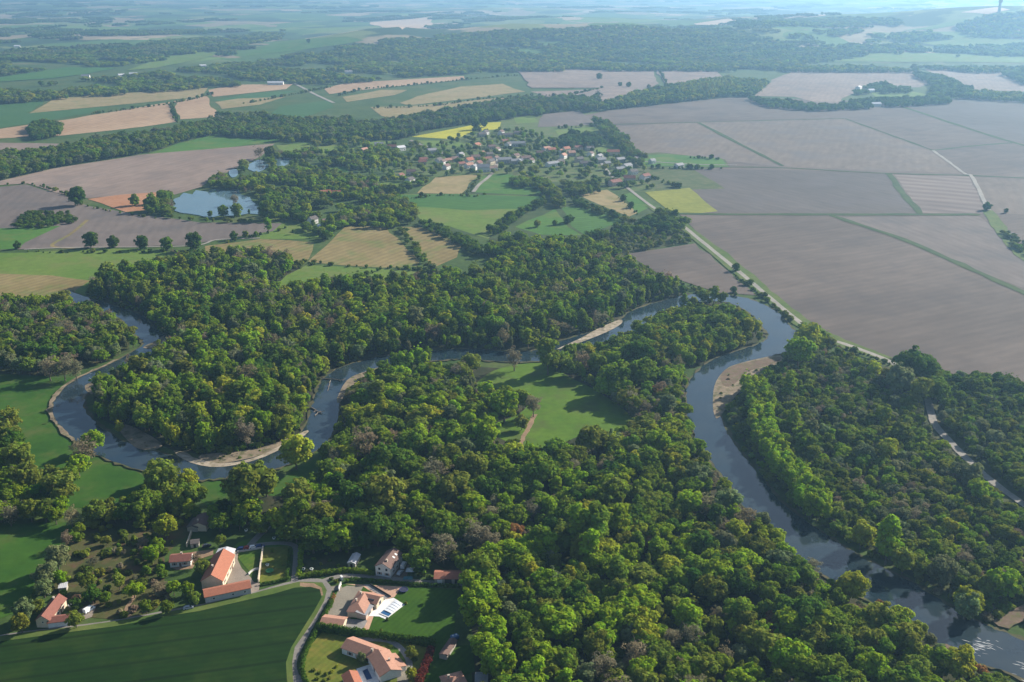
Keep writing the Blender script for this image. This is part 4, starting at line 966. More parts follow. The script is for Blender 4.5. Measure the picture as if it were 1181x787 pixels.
hedge('long dark hedge along the upper edge of the villa garden', [(404, 669.5), (440, 671.8), (480, 675.5), (530, 677.5)], 1.4, 1.6, 'D')
hedge('tall red-leaved hedge right of the bent bungalow', [(498, 751), (494, 762), (488, 777), (482, 792)], 2.6, 2.4, 'X')
lm('tall red-leaved hedge', 490, 768)
hedge('short red-brown hedge on the left edge of the villa forecourt', [(386, 688), (381.5, 697)], 1.6, 1.3, 'R')
hedge('low green hedge across the shaded garden above the lane', [(351, 629.5), (378, 627.5)], 1.2, 1.2, 'O')

# ------------------------------------------------------------------ the village and scattered farms
def village_meshes():
    w = MB().prism([(-.5, -.05), (.5, -.05), (.5, .62), (0, .97), (-.5, .62)], -.5, .5); r = MB().prism([(-.57, .575), (0, .99), (.57, .575), (.57, .64), (0, 1.055), (-.57, .64)], -.54, .54)
    win = MB()
    return w, r
def village_house(px, py, size, wall, roof, deg, label=None, name='village_house', hgt=6.0, desc=''):
    p = at(px, py); z = float(height(p[0], p[1])) if p[1] > 3200 else 0
    L, w = size; e = empty(name, (p[0], p[1], z), R(deg), label, 'house'); H = hgt
    MB().prism([(-w / 2, -.4), (w / 2, -.4), (w / 2, H * .66 - .03), (0, H - .03), (-w / 2, H * .66 - .03)], -L / 2, L / 2).build('wall', wall, e)
    MB().prism(gable_prof(w, H * .66, H * .34, .5, .25), -L / 2 - .4, L / 2 + .4).build('roof', roof, e)
    if py > 150:
        k = max(2, int(L / 4))
        for s, sd in ((-1, 'f'), (1, 'b')):
            for i in range(k):
                x = -L / 2 + L * (i + .5) / k; y0 = s * (w / 2 + .02)
                MB().box(x - .5, x + .5, y0 - .05, y0 + .05, 1.1, 2.5).build('window', GLASS, e)
    q_ = 10 if p[1] < 1900 else L * .6 + 8
    HOUSEX.append(np.array([p[:2] + np.array(q) for q in ((-q_, -q_ * (1.3 if p[1] < 1900 else 4)), (q_, -q_ * (1.3 if p[1] < 1900 else 4)), (q_, q_), (-q_, q_))]))
    return e
WL = {'w': (W_WHITE, 'white'), 'c': (W_CREAM, 'cream'), 's': (W_STONE, 'stone'), 'g': (W_GREY, 'grey'), 'p': (W_PINK, 'pink')}
RF = {'o': (R_ORANGE, 'orange'), 'r': (R_RED, 'red'), 'b': (R_BROWN, 'brown'), 'd': (R_DARK, 'dark'), 'g': (R_GREY, 'grey'), 'k': (R_PINK, 'pink'), 'l': (R_PALE, 'pale')}
VH = """420 176 13 8 w k 60|437 170 14 8 c g 10|452 173 14 9 s r 5|462 174 15 8 w l 15|488 187 12 8 c r 20|498 177 14 9 g g 25|506 188 12 8 w d 30|511 189.5 11 7 w b 70|515 195.5 11 7 w b 60|517 188 10 7 c k 30|531 181 12 8 w g 65|541 187 13 8 c o 50|548 184 14 9 s b 20|532 192 11 8 c r 40|541 194 12 8 w k 10|462 206 10 8 w r 65|473 211 12 8 w d 25|474 202 12 8 s b 10|487 190 11 8 s r 15|524 187 11 8 s b 35
560 155.5 11 8 w d 60|556 158 14 9 s d 20|578 155.5 10 8 w b 60|585 158 18 10 s d 10|597 155.5 14 9 s d 5|550 171 12 8 c o 55|573 175 11 8 w b 60|567 172 12 8 s b 20|582 166 11 8 c r 40|586 170 10 8 w d 65|597 169 24 9 g g 5|595 183 12 8 c b 50|556 179.5 10 7 w r 25|564 181 11 8 s d 40|572 185.5 10 7 w b 70|562 186 13 9 p r 30|541.5 188 12 8 w o 15|568 197 13 8 w b 5|566 190 12 8 c d 50|582 188 20 9 g g 8|596 189 18 9 s g 10|599.5 189 9 8 w g 70|606 186 16 9 s b 25|612.5 188 9 7 w b 60|552 192 10 8 s r 55|547 196 10 8 w g 30
630 174 13 9 w k 40|636 176 13 8 s o 20|646.5 178 10 8 w r 75|653 175.5 12 8 c o 45|649.5 183 12 8 w k 60|667 173 13 8 c r 20|637 192 20 9 w g 5|646 189 12 8 p d 40|675 191.5 16 10 s d 10|691 183.5 12 8 w g 30|693 188 13 9 s g 20|707 179 19 9 c o 5|715 187 14 9 g g 35|723 195 14 9 w g 40|730 201.5 12 8 w d 35|715 198 13 8 s g 20|734 186 13 9 w d 55|709 214 17 11 p r 40|744 207 13 9 w r 45|726 209.5 15 8 s r 5|783 194 14 8 w g 5|752 189 9 7 w g 40|700 192 9 7 c g 30|680 174 12 9 g d 30|623 180 12 8 s b 15|659 180 11 8 s k 20|668 187 12 8 s d 35|681 180 10 8 w b 60
374 226 16 9 p o 20|385 227.5 17 10 s o 5|361 258 10 7 w d 60|376 260.5 9 6 s b 40"""
VOBJ = []
for row in VH.replace('\n', '|').split('|'):
    x, y, L, w, a, b, deg = row.split(); y = float(y)
    h_ = random.uniform(6.4, 8.6)
    o = village_house(float(x), y, (float(L), float(w)), WL[a][0], RF[b][0], float(deg) + random.uniform(-6, 6) + (35 if a == 'w' and float(deg) < 35 else 0), hgt=h_)
    VOBJ.append((o, float(x), y, f'{WL[a][1]}-walled house with {RF[b][1]} roof'))
    o['group'] = 'village houses'
village_house(557.5, 198, (17, 10), W_WHITE, R_GREY, 4, 'large white three-storey house at the lower edge of the village by the track', 'village_house', 10.5)['group'] = 'village houses'
lm('big white house', 557, 196)
for x, y, L, w, a, b, deg in ((990, 103.5, 22, 12, W_WHITE, R_PALE, 60), (1004, 107, 16, 10, W_WHITE, R_PALE, 20), (1010, 123, 20, 10, W_WHITE, R_PALE, 10), (12, 64.5, 28, 14, W_WHITE, R_PALE, 50), (20, 55, 22, 12, W_WHITE, R_PALE, 20), (140.5, 89, 20, 12, W_WHITE, R_PALE, 40), (154, 87.5, 22, 11, W_WHITE, R_PALE, 15), (99, 90, 22, 10, W_WHITE, R_GREY, 10), (512, 32, 50, 20, W_WHITE, R_PALE, 10), (234, 78, 20, 10, W_WHITE, R_PALE, 30), (402, 85, 22, 12, W_WHITE, R_GREY, 20), (318, 98, 40, 14, W_WHITE, R_PALE, 5)):
    o = village_house(x, y, (L, w), a, b, deg, name='farmstead', hgt=9); VOBJ.append((o, x, y, 'far white farm building')); o['group'] = 'distant white farm buildings'

# water tower on the far hill
p = at(1152, 15); z = float(height(p[0], p[1])); D = math.hypot(p[0], p[1]); hh = 12.5 * D / F
e = empty('water_tower', (p[0], p[1], z), 0, 'tall dark tower standing on the hazy wooded hill at the top right', 'tower')
TW = plain('tower_concrete', (.16, .16, .17), .15, .1)
r0 = hh * .105
MB().cyl(0, 0, -2, hh * .72, r0 * 1.15, r0 * .95, 20).build('shaft', TW, e); MB().cyl(0, 0, hh * .72, hh * .8, r0 * .95, r0 * 1.5, 20).cyl(0, 0, hh * .8, hh * .97, r0 * 1.5, r0 * 1.45, 20).build('tank', TW, e); MB().cyl(0, 0, hh * .97, hh, r0 * 1.6, r0 * 1.2, 20).build('roof', TW, e)
lm('tall hill tower', 1153, 9)
# general landmarks used to tell trees apart
for ph, x, y in (("clearing's brown path", 608, 495), ("left bend's gravel bar", 255, 527), ("right hairpin's gravel bar", 858, 438), ('right-edge red bank', 1166, 710), ('waterside red bank', 1080, 752), ('white river riffle', 1128, 746), ('wooded road bend', 1076, 480), ('mid-river sandbar', 690, 382), ('curved white wall', 292, 659), ('lake', 250, 235), ('yellow rape field', 530, 152), ('orange bare field', 150, 233), ('thin-cropped yellow field', 785, 232), ('lane bend', 372, 675), ('dry bracken slope', 150, 640), ('clearing meadow', 660, 470), ('left bend meadow', 60, 480), ('ploughed-plain track', 1125, 215), ('dark crop field', 180, 750)): lm(ph, x, y)
# ------------------------------------------------------------------ trees
def inpoly(P, poly):
    x, y = P[:, 0], P[:, 1]; c = np.zeros(len(P), bool); n = len(poly); j = n - 1
    for i in range(n):
        xi, yi = poly[i][:2]; xj, yj = poly[j][:2]
        if yi != yj: c ^= ((yi > y) != (yj > y)) & (x < (xj - xi) * (y - yi) / (yj - yi) + xi)
        j = i
    return c

# trees picked out of the photograph one by one: crown centre, crown width, look (all in pixels of an enlarged crop)
Z = {4: (0, 580, 3.803), 5: (280, 580, 3.803), 6: (570, 580, 3.803), 7: (870, 580, 3.797), 'A': (0, 380, 2.9525), 'B': (390, 380, 2.9525), 'C': (781, 380, 2.9525), 'N': (0, 190, 2.9525), 'L': (180, 150, 5.368)}
HAND = {
4: "240 50 60 B|725 95 85 y|690 180 55 B|665 225 60 B|935 40 50 B|1080 30 95 B|585 378 55 B|760 370 50 B|825 375 45 B|640 456 42 M|735 456 44 M|265 325 50 B|345 110 40 B|320 150 40 M|100 470 75 S|90 525 60 O|160 455 50 O|455 414 40 M|520 344 52 O|330 510 55 O|200 310 75 S|250 240 80 S|890 275 60 O|860 250 45 G|850 410 50 O|625 30 85 M|550 40 75 D|480 20 60 O|700 20 70 M|40 50 70 G|130 30 70 O|780 30 50 O|850 40 40 M|965 160 40 O|190 370 60 S|330 444 44 D|400 400 60 D|380 340 60 O|290 160 50 G",
5: "240 40 115 M|30 30 90 D|360 60 100 O|150 65 90 B|500 90 115 D|590 110 120 D|690 90 100 M|780 40 90 O|860 90 110 M|880 195 115 g|780 150 70 G|970 110 90 M|1090 230 110 B|1005 345 105 B|1040 445 155 B|1095 560 115 B|1105 690 125 B|1120 380 60 S|930 230 50 O|960 260 60 M|1020 30 80 B|1080 80 70 M|1050 140 70 O|740 110 60 M|520 680 36 S|740 660 45 O|740 745 40 Y|430 20 80 M|1040 620 70 M|930 40 60 O",
6: "30 60 60 D|70 45 60 M|200 70 50 M|90 120 60 R|90 170 60 Y|60 215 100 B|150 215 80 B|330 60 100 M|370 90 90 b|450 90 110 m|550 80 80 b|420 200 85 b|400 260 60 O|300 180 70 M|245 245 55 S|210 180 50 O|500 220 60 O|590 230 90 B|640 130 70 Y|700 80 60 O|785 55 60 O|865 75 45 M|1070 130 90 Y|820 215 80 B|750 215 55 M|680 180 50 R|840 315 60 B|740 290 60 O|700 415 60 B|795 455 50 O|840 500 110 B|1080 360 100 D|1090 460 80 B|960 540 80 O|1050 540 60 Y|250 410 60 M|215 465 70 D|130 410 80 M|40 400 80 O|310 490 80 M|110 530 100 M|160 600 110 M|30 560 60 B|30 700 120 B|440 620 110 O|480 720 110 G|650 740 110 B|590 710 70 G|270 660 60 M|220 650 50 M|720 580 80 B|900 620 70 M|820 700 80 B|880 740 80 B|960 690 70 O|1080 660 70 S|350 540 60 M|300 760 60 B|120 775 70 S|390 400 80 O|470 380 70 O|560 390 90 O|610 450 60 O|520 460 80 O|570 540 70 O",
7: "60 130 60 M|100 140 60 Y|40 190 60 S|130 230 80 B|190 280 90 D|120 290 60 D|262 275 60 G|424 356 110 Y|362 428 75 M|318 386 55 M|240 480 130 D|80 510 70 R|60 580 60 R|20 570 50 R|10 370 50 B|20 480 50 B|430 490 50 R|548 444 32 R|548 506 105 O|636 510 90 Y|672 590 115 O|490 610 110 O|390 650 110 D|270 610 110 O|150 680 130 B|210 740 70 B|724 560 55 O|770 598 40 S|716 735 110 O|900 700 110 Y|980 740 60 R|640 760 80 M|470 140 90 Y|590 150 90 b|520 25 50 B|656 246 90 O|724 272 64 O|826 288 105 S|948 428 95 Y|930 452 88 S|1090 350 110 B|1030 360 80 O|780 150 60 B|850 110 60 Y|730 240 50 M|40 80 60 S|120 440 70 M|190 400 60 O",
'A': "30 300 60 O|20 350 60 O|60 430 80 O|90 500 80 O|30 540 60 M|200 530 90 O|280 410 70 G|310 375 60 B|265 460 55 B|240 490 50 M|555 500 105 O|640 510 60 Y|590 580 70 O|640 560 80 M|500 580 70 M|850 520 140 O|905 520 70 M|800 530 60 G|1005 412 92 Y|1015 560 90 O|845 590 70 B|1150 480 60 S|1165 380 50 M|1120 410 60 M|215 130 60 G|255 135 50 G|165 130 60 G",
'B': "600 100 60 G|455 110 60 O|665 255 62 G|630 240 50 O|625 315 40 O|565 255 90 B|500 350 90 B|480 270 50 B|715 75 60 m|745 100 60 M|1010 80 80 D|1040 140 90 M|1120 155 60 B|940 110 60 B|880 120 60 M|950 170 80 D|830 110 60 G|865 370 90 O|740 410 80 M|600 420 70 Y|495 405 30 R|690 480 100 M|585 495 80 M|520 550 70 D|160 440 110 D|400 365 70 B|330 400 60 B|250 390 80 M|90 390 90 G|450 460 90 O|400 540 100 O|150 560 110 O|40 580 90 D|1085 380 80 B|1085 215 40 R|1000 470 70 D|850 500 60 D|770 500 50 M|800 465 50 G|910 470 60 G|1050 320 60 O|980 370 50 O|940 410 60 M",
'C': "415 70 80 B|450 20 70 Y|820 120 90 D|770 165 80 S|670 135 50 Y|525 135 40 M|385 185 40 b|490 115 40 S|715 410 62 Y|395 300 40 b|455 335 40 s|700 290 50 B|830 210 70 O|770 345 60 O|895 210 60 M|640 420 60 S|440 380 60 M|1030 540 60 B|1000 490 60 S|965 480 45 S",
'N': "310 262 52 D|388 266 38 D|487 268 46 D|570 274 42 M|665 266 60 D|60 278 24 D|265 115 60 D|460 125 36 M|520 135 55 M",
'L': "420 510 70 M|505 500 80 M|490 440 70 G|335 522 34 M|575 518 18 d|690 510 110 M|770 500 70 O|930 500 75 y|45 420 80 M|640 150 70 G|710 150 80 O|555 650 40 M|620 650 34 M|700 620 50 b|480 660 50 D|75 715 60 D|1085 600 60 m|960 360 60 b|980 640 22 d|850 640 18 d"}
KIND = {'B': 'broadleaf_tree', 'M': 'broadleaf_tree', 'D': 'broadleaf_tree', 'O': 'broadleaf_tree', 'Y': 'broadleaf_tree', 'G': 'bare_tree', 'R': 'broadleaf_tree', 'S': 'broadleaf_tree', 'L': 'tall_tree'}
CNAME = {'B': 'bright green', 'M': 'mid green', 'D': 'dark green', 'O': 'olive green', 'Y': 'yellow-green', 'G': 'grey-brown twiggy', 'R': 'rusty orange', 'S': 'grey-green', 'X': 'red', 'K': 'deep green', 'L': 'fresh light green'}

TREES = []     # dict(x,y,kind,var,rot,s(xy),sz,code,top)
def add_tree(x, y, kind, code, rad, hgt=None, hand=False, z=None):
    v = random.randrange(len(PLANTS[kind])); _, _, H, Rd = PLANTS[kind][v]
    s = rad / Rd; sz = (hgt / H) if hgt else s
    TREES.append(dict(x=x, y=y, z=(float(height(x, y)) if y > 3200 else 0.0) if z is None else z, kind=kind, var=v, rot=random.uniform(0, 6.28), s=s, sz=sz, code=code, H=H * sz, rad=rad, hand=hand))

for zk, rows in HAND.items():
    ox, oy, sc = Z[zk]
    for row in rows.split('|'):
        a, b, d, c = row.split(); px, py, dp = ox + float(a) / sc, oy + float(b) / sc, float(d) / sc
        big = c in 'gy'; tall = c.islower() and not big; C = c.upper()
        g = at(px, py); D = np.linalg.norm(g - np.array([0, 0, CAMH])); rad = dp * D / F * .5
        kind = 'tall_tree' if tall else KIND[C]
        H = rad * (4.6 if tall else 2.35) + (1.0 if not tall else 0)
        p = at(px, py, H * .58)
        if zk in 'NL' if isinstance(zk, str) else False: p = at(px, py + dp * .42)
        far_ = isinstance(zk, str) and zk in 'NL'
        if far_ and kind == 'broadleaf_tree': kind = 'hedge_tree'
        add_tree(p[0], p[1], kind, C, rad * (.9 if far_ else 1.05), H * (.82 if far_ else 1), True)
# the leafy row on the inner bank of the right hairpin and the poplar row by the narrows
def tree_row(pts, step, kind, codes, rad, H, jit, hand=True):
    W = gp(pts, H * .5); S = smooth(W, 10); acc = 0; nxt = step
    for a, b in zip(S[:-1], S[1:]):
        L = np.linalg.norm(b - a); t = 0
        while acc + (L - t) >= nxt:
            t += nxt - acc; acc = 0; nxt = step * (random.uniform(.85, 1.15) if hand else random.choice((.45, .55, .7, .9, .6, 1.6)))
            k = random.uniform(.85, 1.2) if hand else random.choice((.5, .6, .7, .8, 1.0, .7, 1.35)); p = a + (b - a) * min(1, t / max(L, 1e-6))
            kd = 'hedge_tree' if kind == 'shrub' and k > 1.2 else kind
            add_tree(p[0] + random.gauss(0, jit), p[1] + random.gauss(0, jit), kd, random.choice(codes), rad * k, H * k, hand)
        acc += L - t
for off in (0, 9, 18):
    tree_row([(860 + off, 440), (868 + off, 470), (872 + off, 500), (890 + off * 1.2, 532), (915 + off * 1.2, 560), (936 + off, 590)], 4.6, 'tall_tree', 'LLLLB', 2.9, 13, .8)
tree_row([(447, 420), (470, 414), (494, 411)], 5, 'tall_tree', 'LBM', 3.0, 14, .6)
tree_row([(448, 424), (472, 419), (496, 416)], 5, 'tall_tree', 'LMB', 3.0, 13, .8)
N_HAND = len(TREES)
print('hand trees', N_HAND)

# ---- woods: outlines of the canopy in the photograph, filled in world space
HT = [np.array([(t['x'], t['y'], t['rad']) for t in TREES])]
RX, RY, RW = RIVP[:, 0], RIVP[:, 1], RIVP[:, 2]
def keep_mask(P, margin=2.0, exempt=False):
    ok = np.ones(len(P), bool)
    if True:
        for poly in HOUSEX + ([] if exempt else EXCL):
            lo, hi = np.min(poly, 0)[:2], np.max(poly, 0)[:2]
            m = ok & (P[:, 0] > lo[0]) & (P[:, 0] < hi[0]) & (P[:, 1] > lo[1]) & (P[:, 1] < hi[1])
            if m.any(): idx = np.where(m)[0]; ok[idx[inpoly(P[idx], poly)]] = False
    near = ok & (P[:, 1] < 1100)
    idx = np.where(near)[0]
    for ch in np.array_split(idx, max(1, len(idx) // 800)):
        if len(ch):
            d = np.hypot(P[ch, 0][:, None] - RX, P[ch, 1][:, None] - RY) - RW / 2
            ok[ch[(d < margin).any(1)]] = False
    h = HT[0]; idx = np.where(ok & (P[:, 1] < 1300))[0]
    for ch in np.array_split(idx, max(1, len(idx) // 1500)):
        if len(ch):
            d = np.hypot(P[ch, 0][:, None] - h[:, 0], P[ch, 1][:, None] - h[:, 1]) - h[:, 2] * .85
            ok[ch[(d < 0).any(1)]] = False
    return ok

def wood(pts, step, mix, rad, H, zc=7.0, kind=None, fill=.93, tallp=.2, margin=2.0, exempt=False, patch=.02, sv=.28, gap=9.0, gf=.05):
    """mix: string of colour codes; neighbouring trees tend to share one"""
    poly = np.array(gp(pts, zc)); lo, hi = poly.min(0), poly.max(0)
    nx, ny = int((hi[0] - lo[0]) / step) + 2, int((hi[1] - lo[1]) / (step * .866)) + 2
    if nx * ny > 400000: raise RuntimeError('wood too fine')
    ii, jj = np.meshgrid(np.arange(nx), np.arange(ny))
    P = np.stack([lo[0] + (ii + .5 * (jj % 2)) * step, lo[1] + jj * step * .866], -1).reshape(-1, 2) + RNG.normal(size=(nx * ny, 2)) * step * .26
    P = P[inpoly(P, poly)]; P = P[RNG.random(len(P)) < fill]
    if not len(P): return
    P = P[keep_mask(P, margin, exempt)]
    n = len(P); ph = RNG.uniform(0, 6, 4)
    q = np.sin(P[:, 0] * patch * 1.7 + ph[0]) + np.sin(P[:, 1] * patch * 1.3 + ph[1]) + np.sin((P[:, 0] - P[:, 1]) * patch * 2.9 + ph[2])
    u = np.clip((q / 6 + .5) * .95 + RNG.normal(size=n) * .17 + .02, 0, .999)
    gq = np.sin(P[:, 0] * gf + ph[1]) * np.sin(P[:, 1] * gf * .8 + ph[3]) + .5 * np.sin((P[:, 0] + P[:, 1]) * gf * 2.1 + ph[0])
    for k in range(n):
        if gq[k] > gap: continue
        c = mix[int(u[k] * len(mix))]
        s = float(np.clip(RNG.normal(1, sv), .5, 1.75)); r = rad * s; hh = H * (.55 + .45 * s) * RNG.uniform(.9, 1.12)
        kd = kind or ('bare_tree' if c == 'G' else ('tall_tree' if RNG.random() < tallp else 'broadleaf_tree'))
        if kd == 'tall_tree': r *= .72; hh *= 1.12
        if kind is None and P[k, 1] < 1100:
            dr = float((np.hypot(RX - P[k, 0], RY - P[k, 1]) - RW / 2).min())
            if dr < 13: r *= .82; hh *= .58 + .03 * max(dr, 0)
        add_tree(P[k, 0], P[k, 1], kd, c, r, hh)

# big woods near the river
wood([(96, 338), (112, 318), (190, 302), (232, 296), (290, 290), (338, 300), (330, 316), (308, 330), (310, 336), (352, 330), (400, 322), (440, 322), (500, 317), (560, 316), (568, 304), (600, 290), (640, 280), (688, 282), (716, 297), (760, 322), (800, 332), (840, 341), (770, 346), (732, 356), (690, 376), (640, 396), (585, 404), (520, 405), (470, 408), (425, 414), (398, 424), (378, 440), (366, 470), (350, 494), (300, 505), (240, 508), (180, 500), (130, 486), (104, 462), (118, 438), (150, 420), (196, 400), (186, 382), (160, 366), (130, 350)], 7.4, 'GOMBMYBMDDMBOSMBBMOG', 4.5, 13.5, 8, tallp=.45, sv=.36)
wood([(562, 288), (580, 272), (600, 276), (640, 279), (690, 283), (712, 296), (690, 304), (600, 304)], 8.0, 'MBMBBDM', 4.6, 10, 6)
wood([(-80, 350), (0, 347), (60, 346), (100, 350), (130, 362), (152, 385), (158, 404), (140, 408), (92, 412), (60, 428), (0, 431), (-80, 436)], 7.2, 'MOBMGSMDO', 4.3, 11, 6)
wood([(392, 478), (402, 448), (424, 432), (470, 418), (500, 424), (538, 428), (548, 449), (584, 453), (612, 462), (598, 478), (570, 490), (574, 506), (600, 515), (640, 518), (672, 503), (702, 508), (730, 498), (728, 480), (690, 453), (652, 436), (626, 418), (640, 404), (690, 393), (726, 380), (744, 382), (778, 406), (796, 436), (800, 470), (806, 500), (826, 530), (844, 562), (874, 604), (916, 642), (952, 668), (1000, 700), (1046, 722), (1070, 742), (1092, 762), (1124, 778), (1190, 800), (1320, 860), (1320, 920), (540, 920), (560, 790), (556, 735), (548, 680), (528, 650), (480, 628), (430, 618), (370, 596), (330, 588), (338, 572), (372, 548), (384, 510)], 7.6, 'GOSOMBMDBBMMOYOBMSOG', 4.3, 10.5, 6, sv=.38)
wood([(735, 384), (760, 366), (800, 358), (846, 359), (872, 372), (882, 388), (866, 398), (828, 408), (800, 418), (780, 408), (756, 398)], 6.6, 'MBMMYMB', 4.4, 12.5, 7, tallp=.35)
wood([(838, 470), (870, 442), (905, 415), (930, 394), (960, 400), (1000, 418), (1040, 440), (1066, 440), (1076, 480), (1092, 510), (1132, 552), (1184, 590), (1320, 690), (1320, 740), (1181, 700), (1140, 712), (1090, 690), (1040, 660), (975, 628), (935, 598), (890, 552), (850, 505)], 5.2, 'SOMKOMBOMSOGMK', 2.55, 6.0, 3.5, fill=.92, sv=.42)
wood([(1070, 432), (1130, 436), (1181, 440), (1320, 470), (1320, 670), (1190, 575), (1140, 545), (1104, 512), (1084, 488), (1076, 460)], 5.6, 'OSMKMOSMD', 2.8, 6.2, 3.5, fill=.92, sv=.36)
wood([(1040, 424), (1066, 428), (1110, 432), (1181, 440), (1181, 452), (1080, 446), (1046, 440)], 7, 'DMKMD', 4.2, 9, 5, exempt=True)
# bushes along the far bank of the right bend and the lower pool
wood([(838, 336), (880, 346), (905, 366), (916, 384), (906, 384), (892, 362), (868, 346), (838, 341)], 6.0, 'OMKO', 2.6, 4, 2, exempt=True, margin=1.0)
wood([(762, 340), (800, 336), (830, 337), (838, 342), (790, 345), (765, 347)], 6, 'MOGM', 3.2, 8, 4)
wood([(905, 384), (930, 372), (950, 380), (960, 396), (940, 402), (920, 404)], 6, 'YBOM', 3.2, 7, 4, exempt=True)
# rough trees round the hamlet
wood([(-90, 470), (0, 474), (22, 512), (44, 560), (80, 584), (150, 578), (225, 585), (268, 580), (300, 590), (400, 605), (425, 632), (300, 606), (240, 602), (200, 590), (110, 594), (78, 600), (0, 600), (-90, 606)], 7.6, 'OMOGMOBMD', 4.3, 10, 6)
wood([(52, 540), (60, 545), (80, 580), (62, 582)], 7, 'OMO', 3.6, 8, 5, exempt=True)
wood([(165, 545), (190, 528), (222, 560), (210, 582), (172, 575)], 8, 'OMYM', 4.2, 9, 5)
wood([(60, 640), (80, 620), (110, 600), (190, 592), (215, 600), (195, 634), (190, 665), (232, 690), (200, 700), (150, 714), (108, 712), (100, 696), (70, 690), (40, 700), (20, 720), (30, 690)], 9.0, 'OMGOKGMO', 2.3, 3.8, 2, fill=.5, sv=.4)
wood([(340, 612), (400, 608), (430, 628), (400, 640), (340, 622)], 8, 'DMD', 4.6, 11, 6)
wood([(470, 632), (500, 635), (540, 655), (548, 672), (500, 655), (470, 648)], 8, 'MDO', 4.0, 9, 5)
# belts further off
wood([(562, 266), (583, 249), (626, 229), (634, 231), (602, 248), (574, 272)], 7, 'MDM', 3.2, 6, 3, exempt=True)
wood([(582, 210), (602, 204), (628, 209), (645, 222), (652, 236), (642, 238), (632, 224), (616, 215), (598, 213)], 8, 'MBOMD', 4.2, 8.5, 4, exempt=True)
wood([(648, 210), (690, 211), (692, 220), (666, 224), (656, 224)], 9, 'MDOM', 4.2, 8, 4, exempt=True)
wood([(660, 227), (690, 239), (732, 254), (728, 257), (684, 243), (656, 231)], 6.5, 'MDOM', 3, 5.5, 3, exempt=True)
wood([(676, 273), (705, 265), (738, 259), (746, 250), (770, 244), (786, 251), (792, 260), (776, 265), (740, 265), (690, 276)], 8, 'MDMO', 4.2, 8.5, 4, exempt=True)
wood([(690, 275), (730, 266), (784, 266), (800, 278), (760, 284), (724, 292), (704, 288)], 7, 'OSOM', 2.2, 5, 2, fill=.8)
wood([(457, 262), (464, 262), (486, 290), (500, 303), (490, 306), (474, 286)], 6.5, 'MOMD', 2.8, 5, 3, exempt=True)
wood([(484, 254), (500, 256), (535, 272), (558, 286), (552, 294), (520, 276), (486, 262)], 6.5, 'MDMK', 3.0, 5.5, 3, exempt=True)
wood([(400, 262), (440, 256), (458, 257), (456, 262), (440, 262), (412, 260)], 7, 'MBM', 3.2, 6, 3, exempt=True)
for pts in ([(300, 300), (340, 303), (352, 300)], [(484, 305), (520, 312), (560, 316)], [(441, 309), (400, 322)], [(25, 289), (100, 290), (195, 289), (235, 288)], [(440, 226), (470, 228), (510, 224), (545, 226), (560, 222)], [(530, 226), (542, 218), (552, 205)], [(712, 226), (724, 236), (736, 247)], [(690, 275), (724, 293)]):
    tree_row(pts, 7.5, 'shrub', 'MDKO', 2.0, 3.2, 1.2, False)
# lake side
wood([(232, 206), (262, 194), (290, 184), (312, 178), (330, 172), (372, 172), (400, 178), (420, 196), (444, 212), (478, 238), (486, 256), (440, 254), (404, 256), (372, 258), (330, 250), (304, 246), (305, 238), (288, 224), (274, 214), (244, 213)], 9, 'GMBYMBMOBDMSO', 4.4, 9.5, 6, fill=.88, gap=.5, gf=.035)
wood([(176, 228), (198, 222), (200, 240), (200, 247), (166, 244)], 8, 'MOG', 3.6, 7, 4)
wood([(182, 246), (204, 250), (250, 254), (300, 253), (330, 256), (300, 261), (250, 258), (196, 254)], 7, 'MKOM', 2.8, 5, 3)
wood([(346, 262), (360, 256), (400, 256), (410, 262), (390, 272), (374, 278), (366, 270)], 9, 'MBD', 4, 8, 4)
wood([(14, 260), (24, 247), (50, 243), (80, 247), (90, 254), (64, 258), (40, 262)], 7.5, 'KDM', 3.5, 5, 3, exempt=True)
for pts in ([(78, 226), (100, 236), (140, 245)], [(0, 212), (30, 211), (60, 217), (82, 226)], [(145, 246), (180, 250)], [(255, 280), (330, 262)]): tree_row(pts, 9, 'shrub', 'MDKO', 2.6, 4.0, 1.6, False)
# belts beyond the first fields
wood([(-140, 190), (0, 176), (60, 172), (110, 160), (150, 156), (200, 148), (236, 140), (256, 134), (300, 132), (350, 138), (400, 136), (430, 150), (400, 158), (332, 160), (300, 158), (252, 154), (200, 166), (160, 178), (80, 190), (0, 203), (-140, 215)], 10, 'MDMOMSDM', 5.4, 11, 6)
wood([(30, 150), (44, 140), (70, 142), (72, 154), (40, 160)], 9, 'DMD', 5, 10, 5, exempt=True)
wood([(330, 160), (420, 148), (470, 152), (476, 166), (452, 180), (400, 176), (384, 174), (336, 172)], 12.5, 'MBYOMD', 4.6, 9, 5, gap=.12, gf=.03)
wood([(400, 178), (440, 178), (500, 200), (478, 222), (440, 222), (412, 196)], 12.5, 'MOBYMD', 4.4, 8.5, 5, gap=.15, gf=.03)
wood([(410, 142), (440, 139), (500, 130), (560, 120), (600, 114), (690, 112), (692, 126), (630, 130), (560, 138), (500, 146), (470, 156), (430, 158)], 11, 'MDMSDO', 5.6, 12, 6)
wood([(690, 122), (730, 108), (780, 98), (838, 90), (894, 95), (898, 105), (830, 113), (740, 126), (700, 130)], 11, 'MDMYOM', 5.6, 12, 6)
wood([(780, 101), (842, 92), (846, 102), (790, 112)], 10, 'YYO', 4.2, 14, 6, kind='tall_tree', exempt=True)
wood([(862, 112), (900, 116), (945, 121), (962, 120), (1000, 114), (1094, 112), (1098, 118), (1000, 124), (940, 127), (884, 122)], 11, 'DMDK', 5.0, 9, 5, exempt=True)
wood([(984, 108), (996, 100), (1022, 95), (1030, 100), (1052, 101), (1050, 106), (1000, 107)], 11, 'DMM', 5, 9, 5, exempt=True)
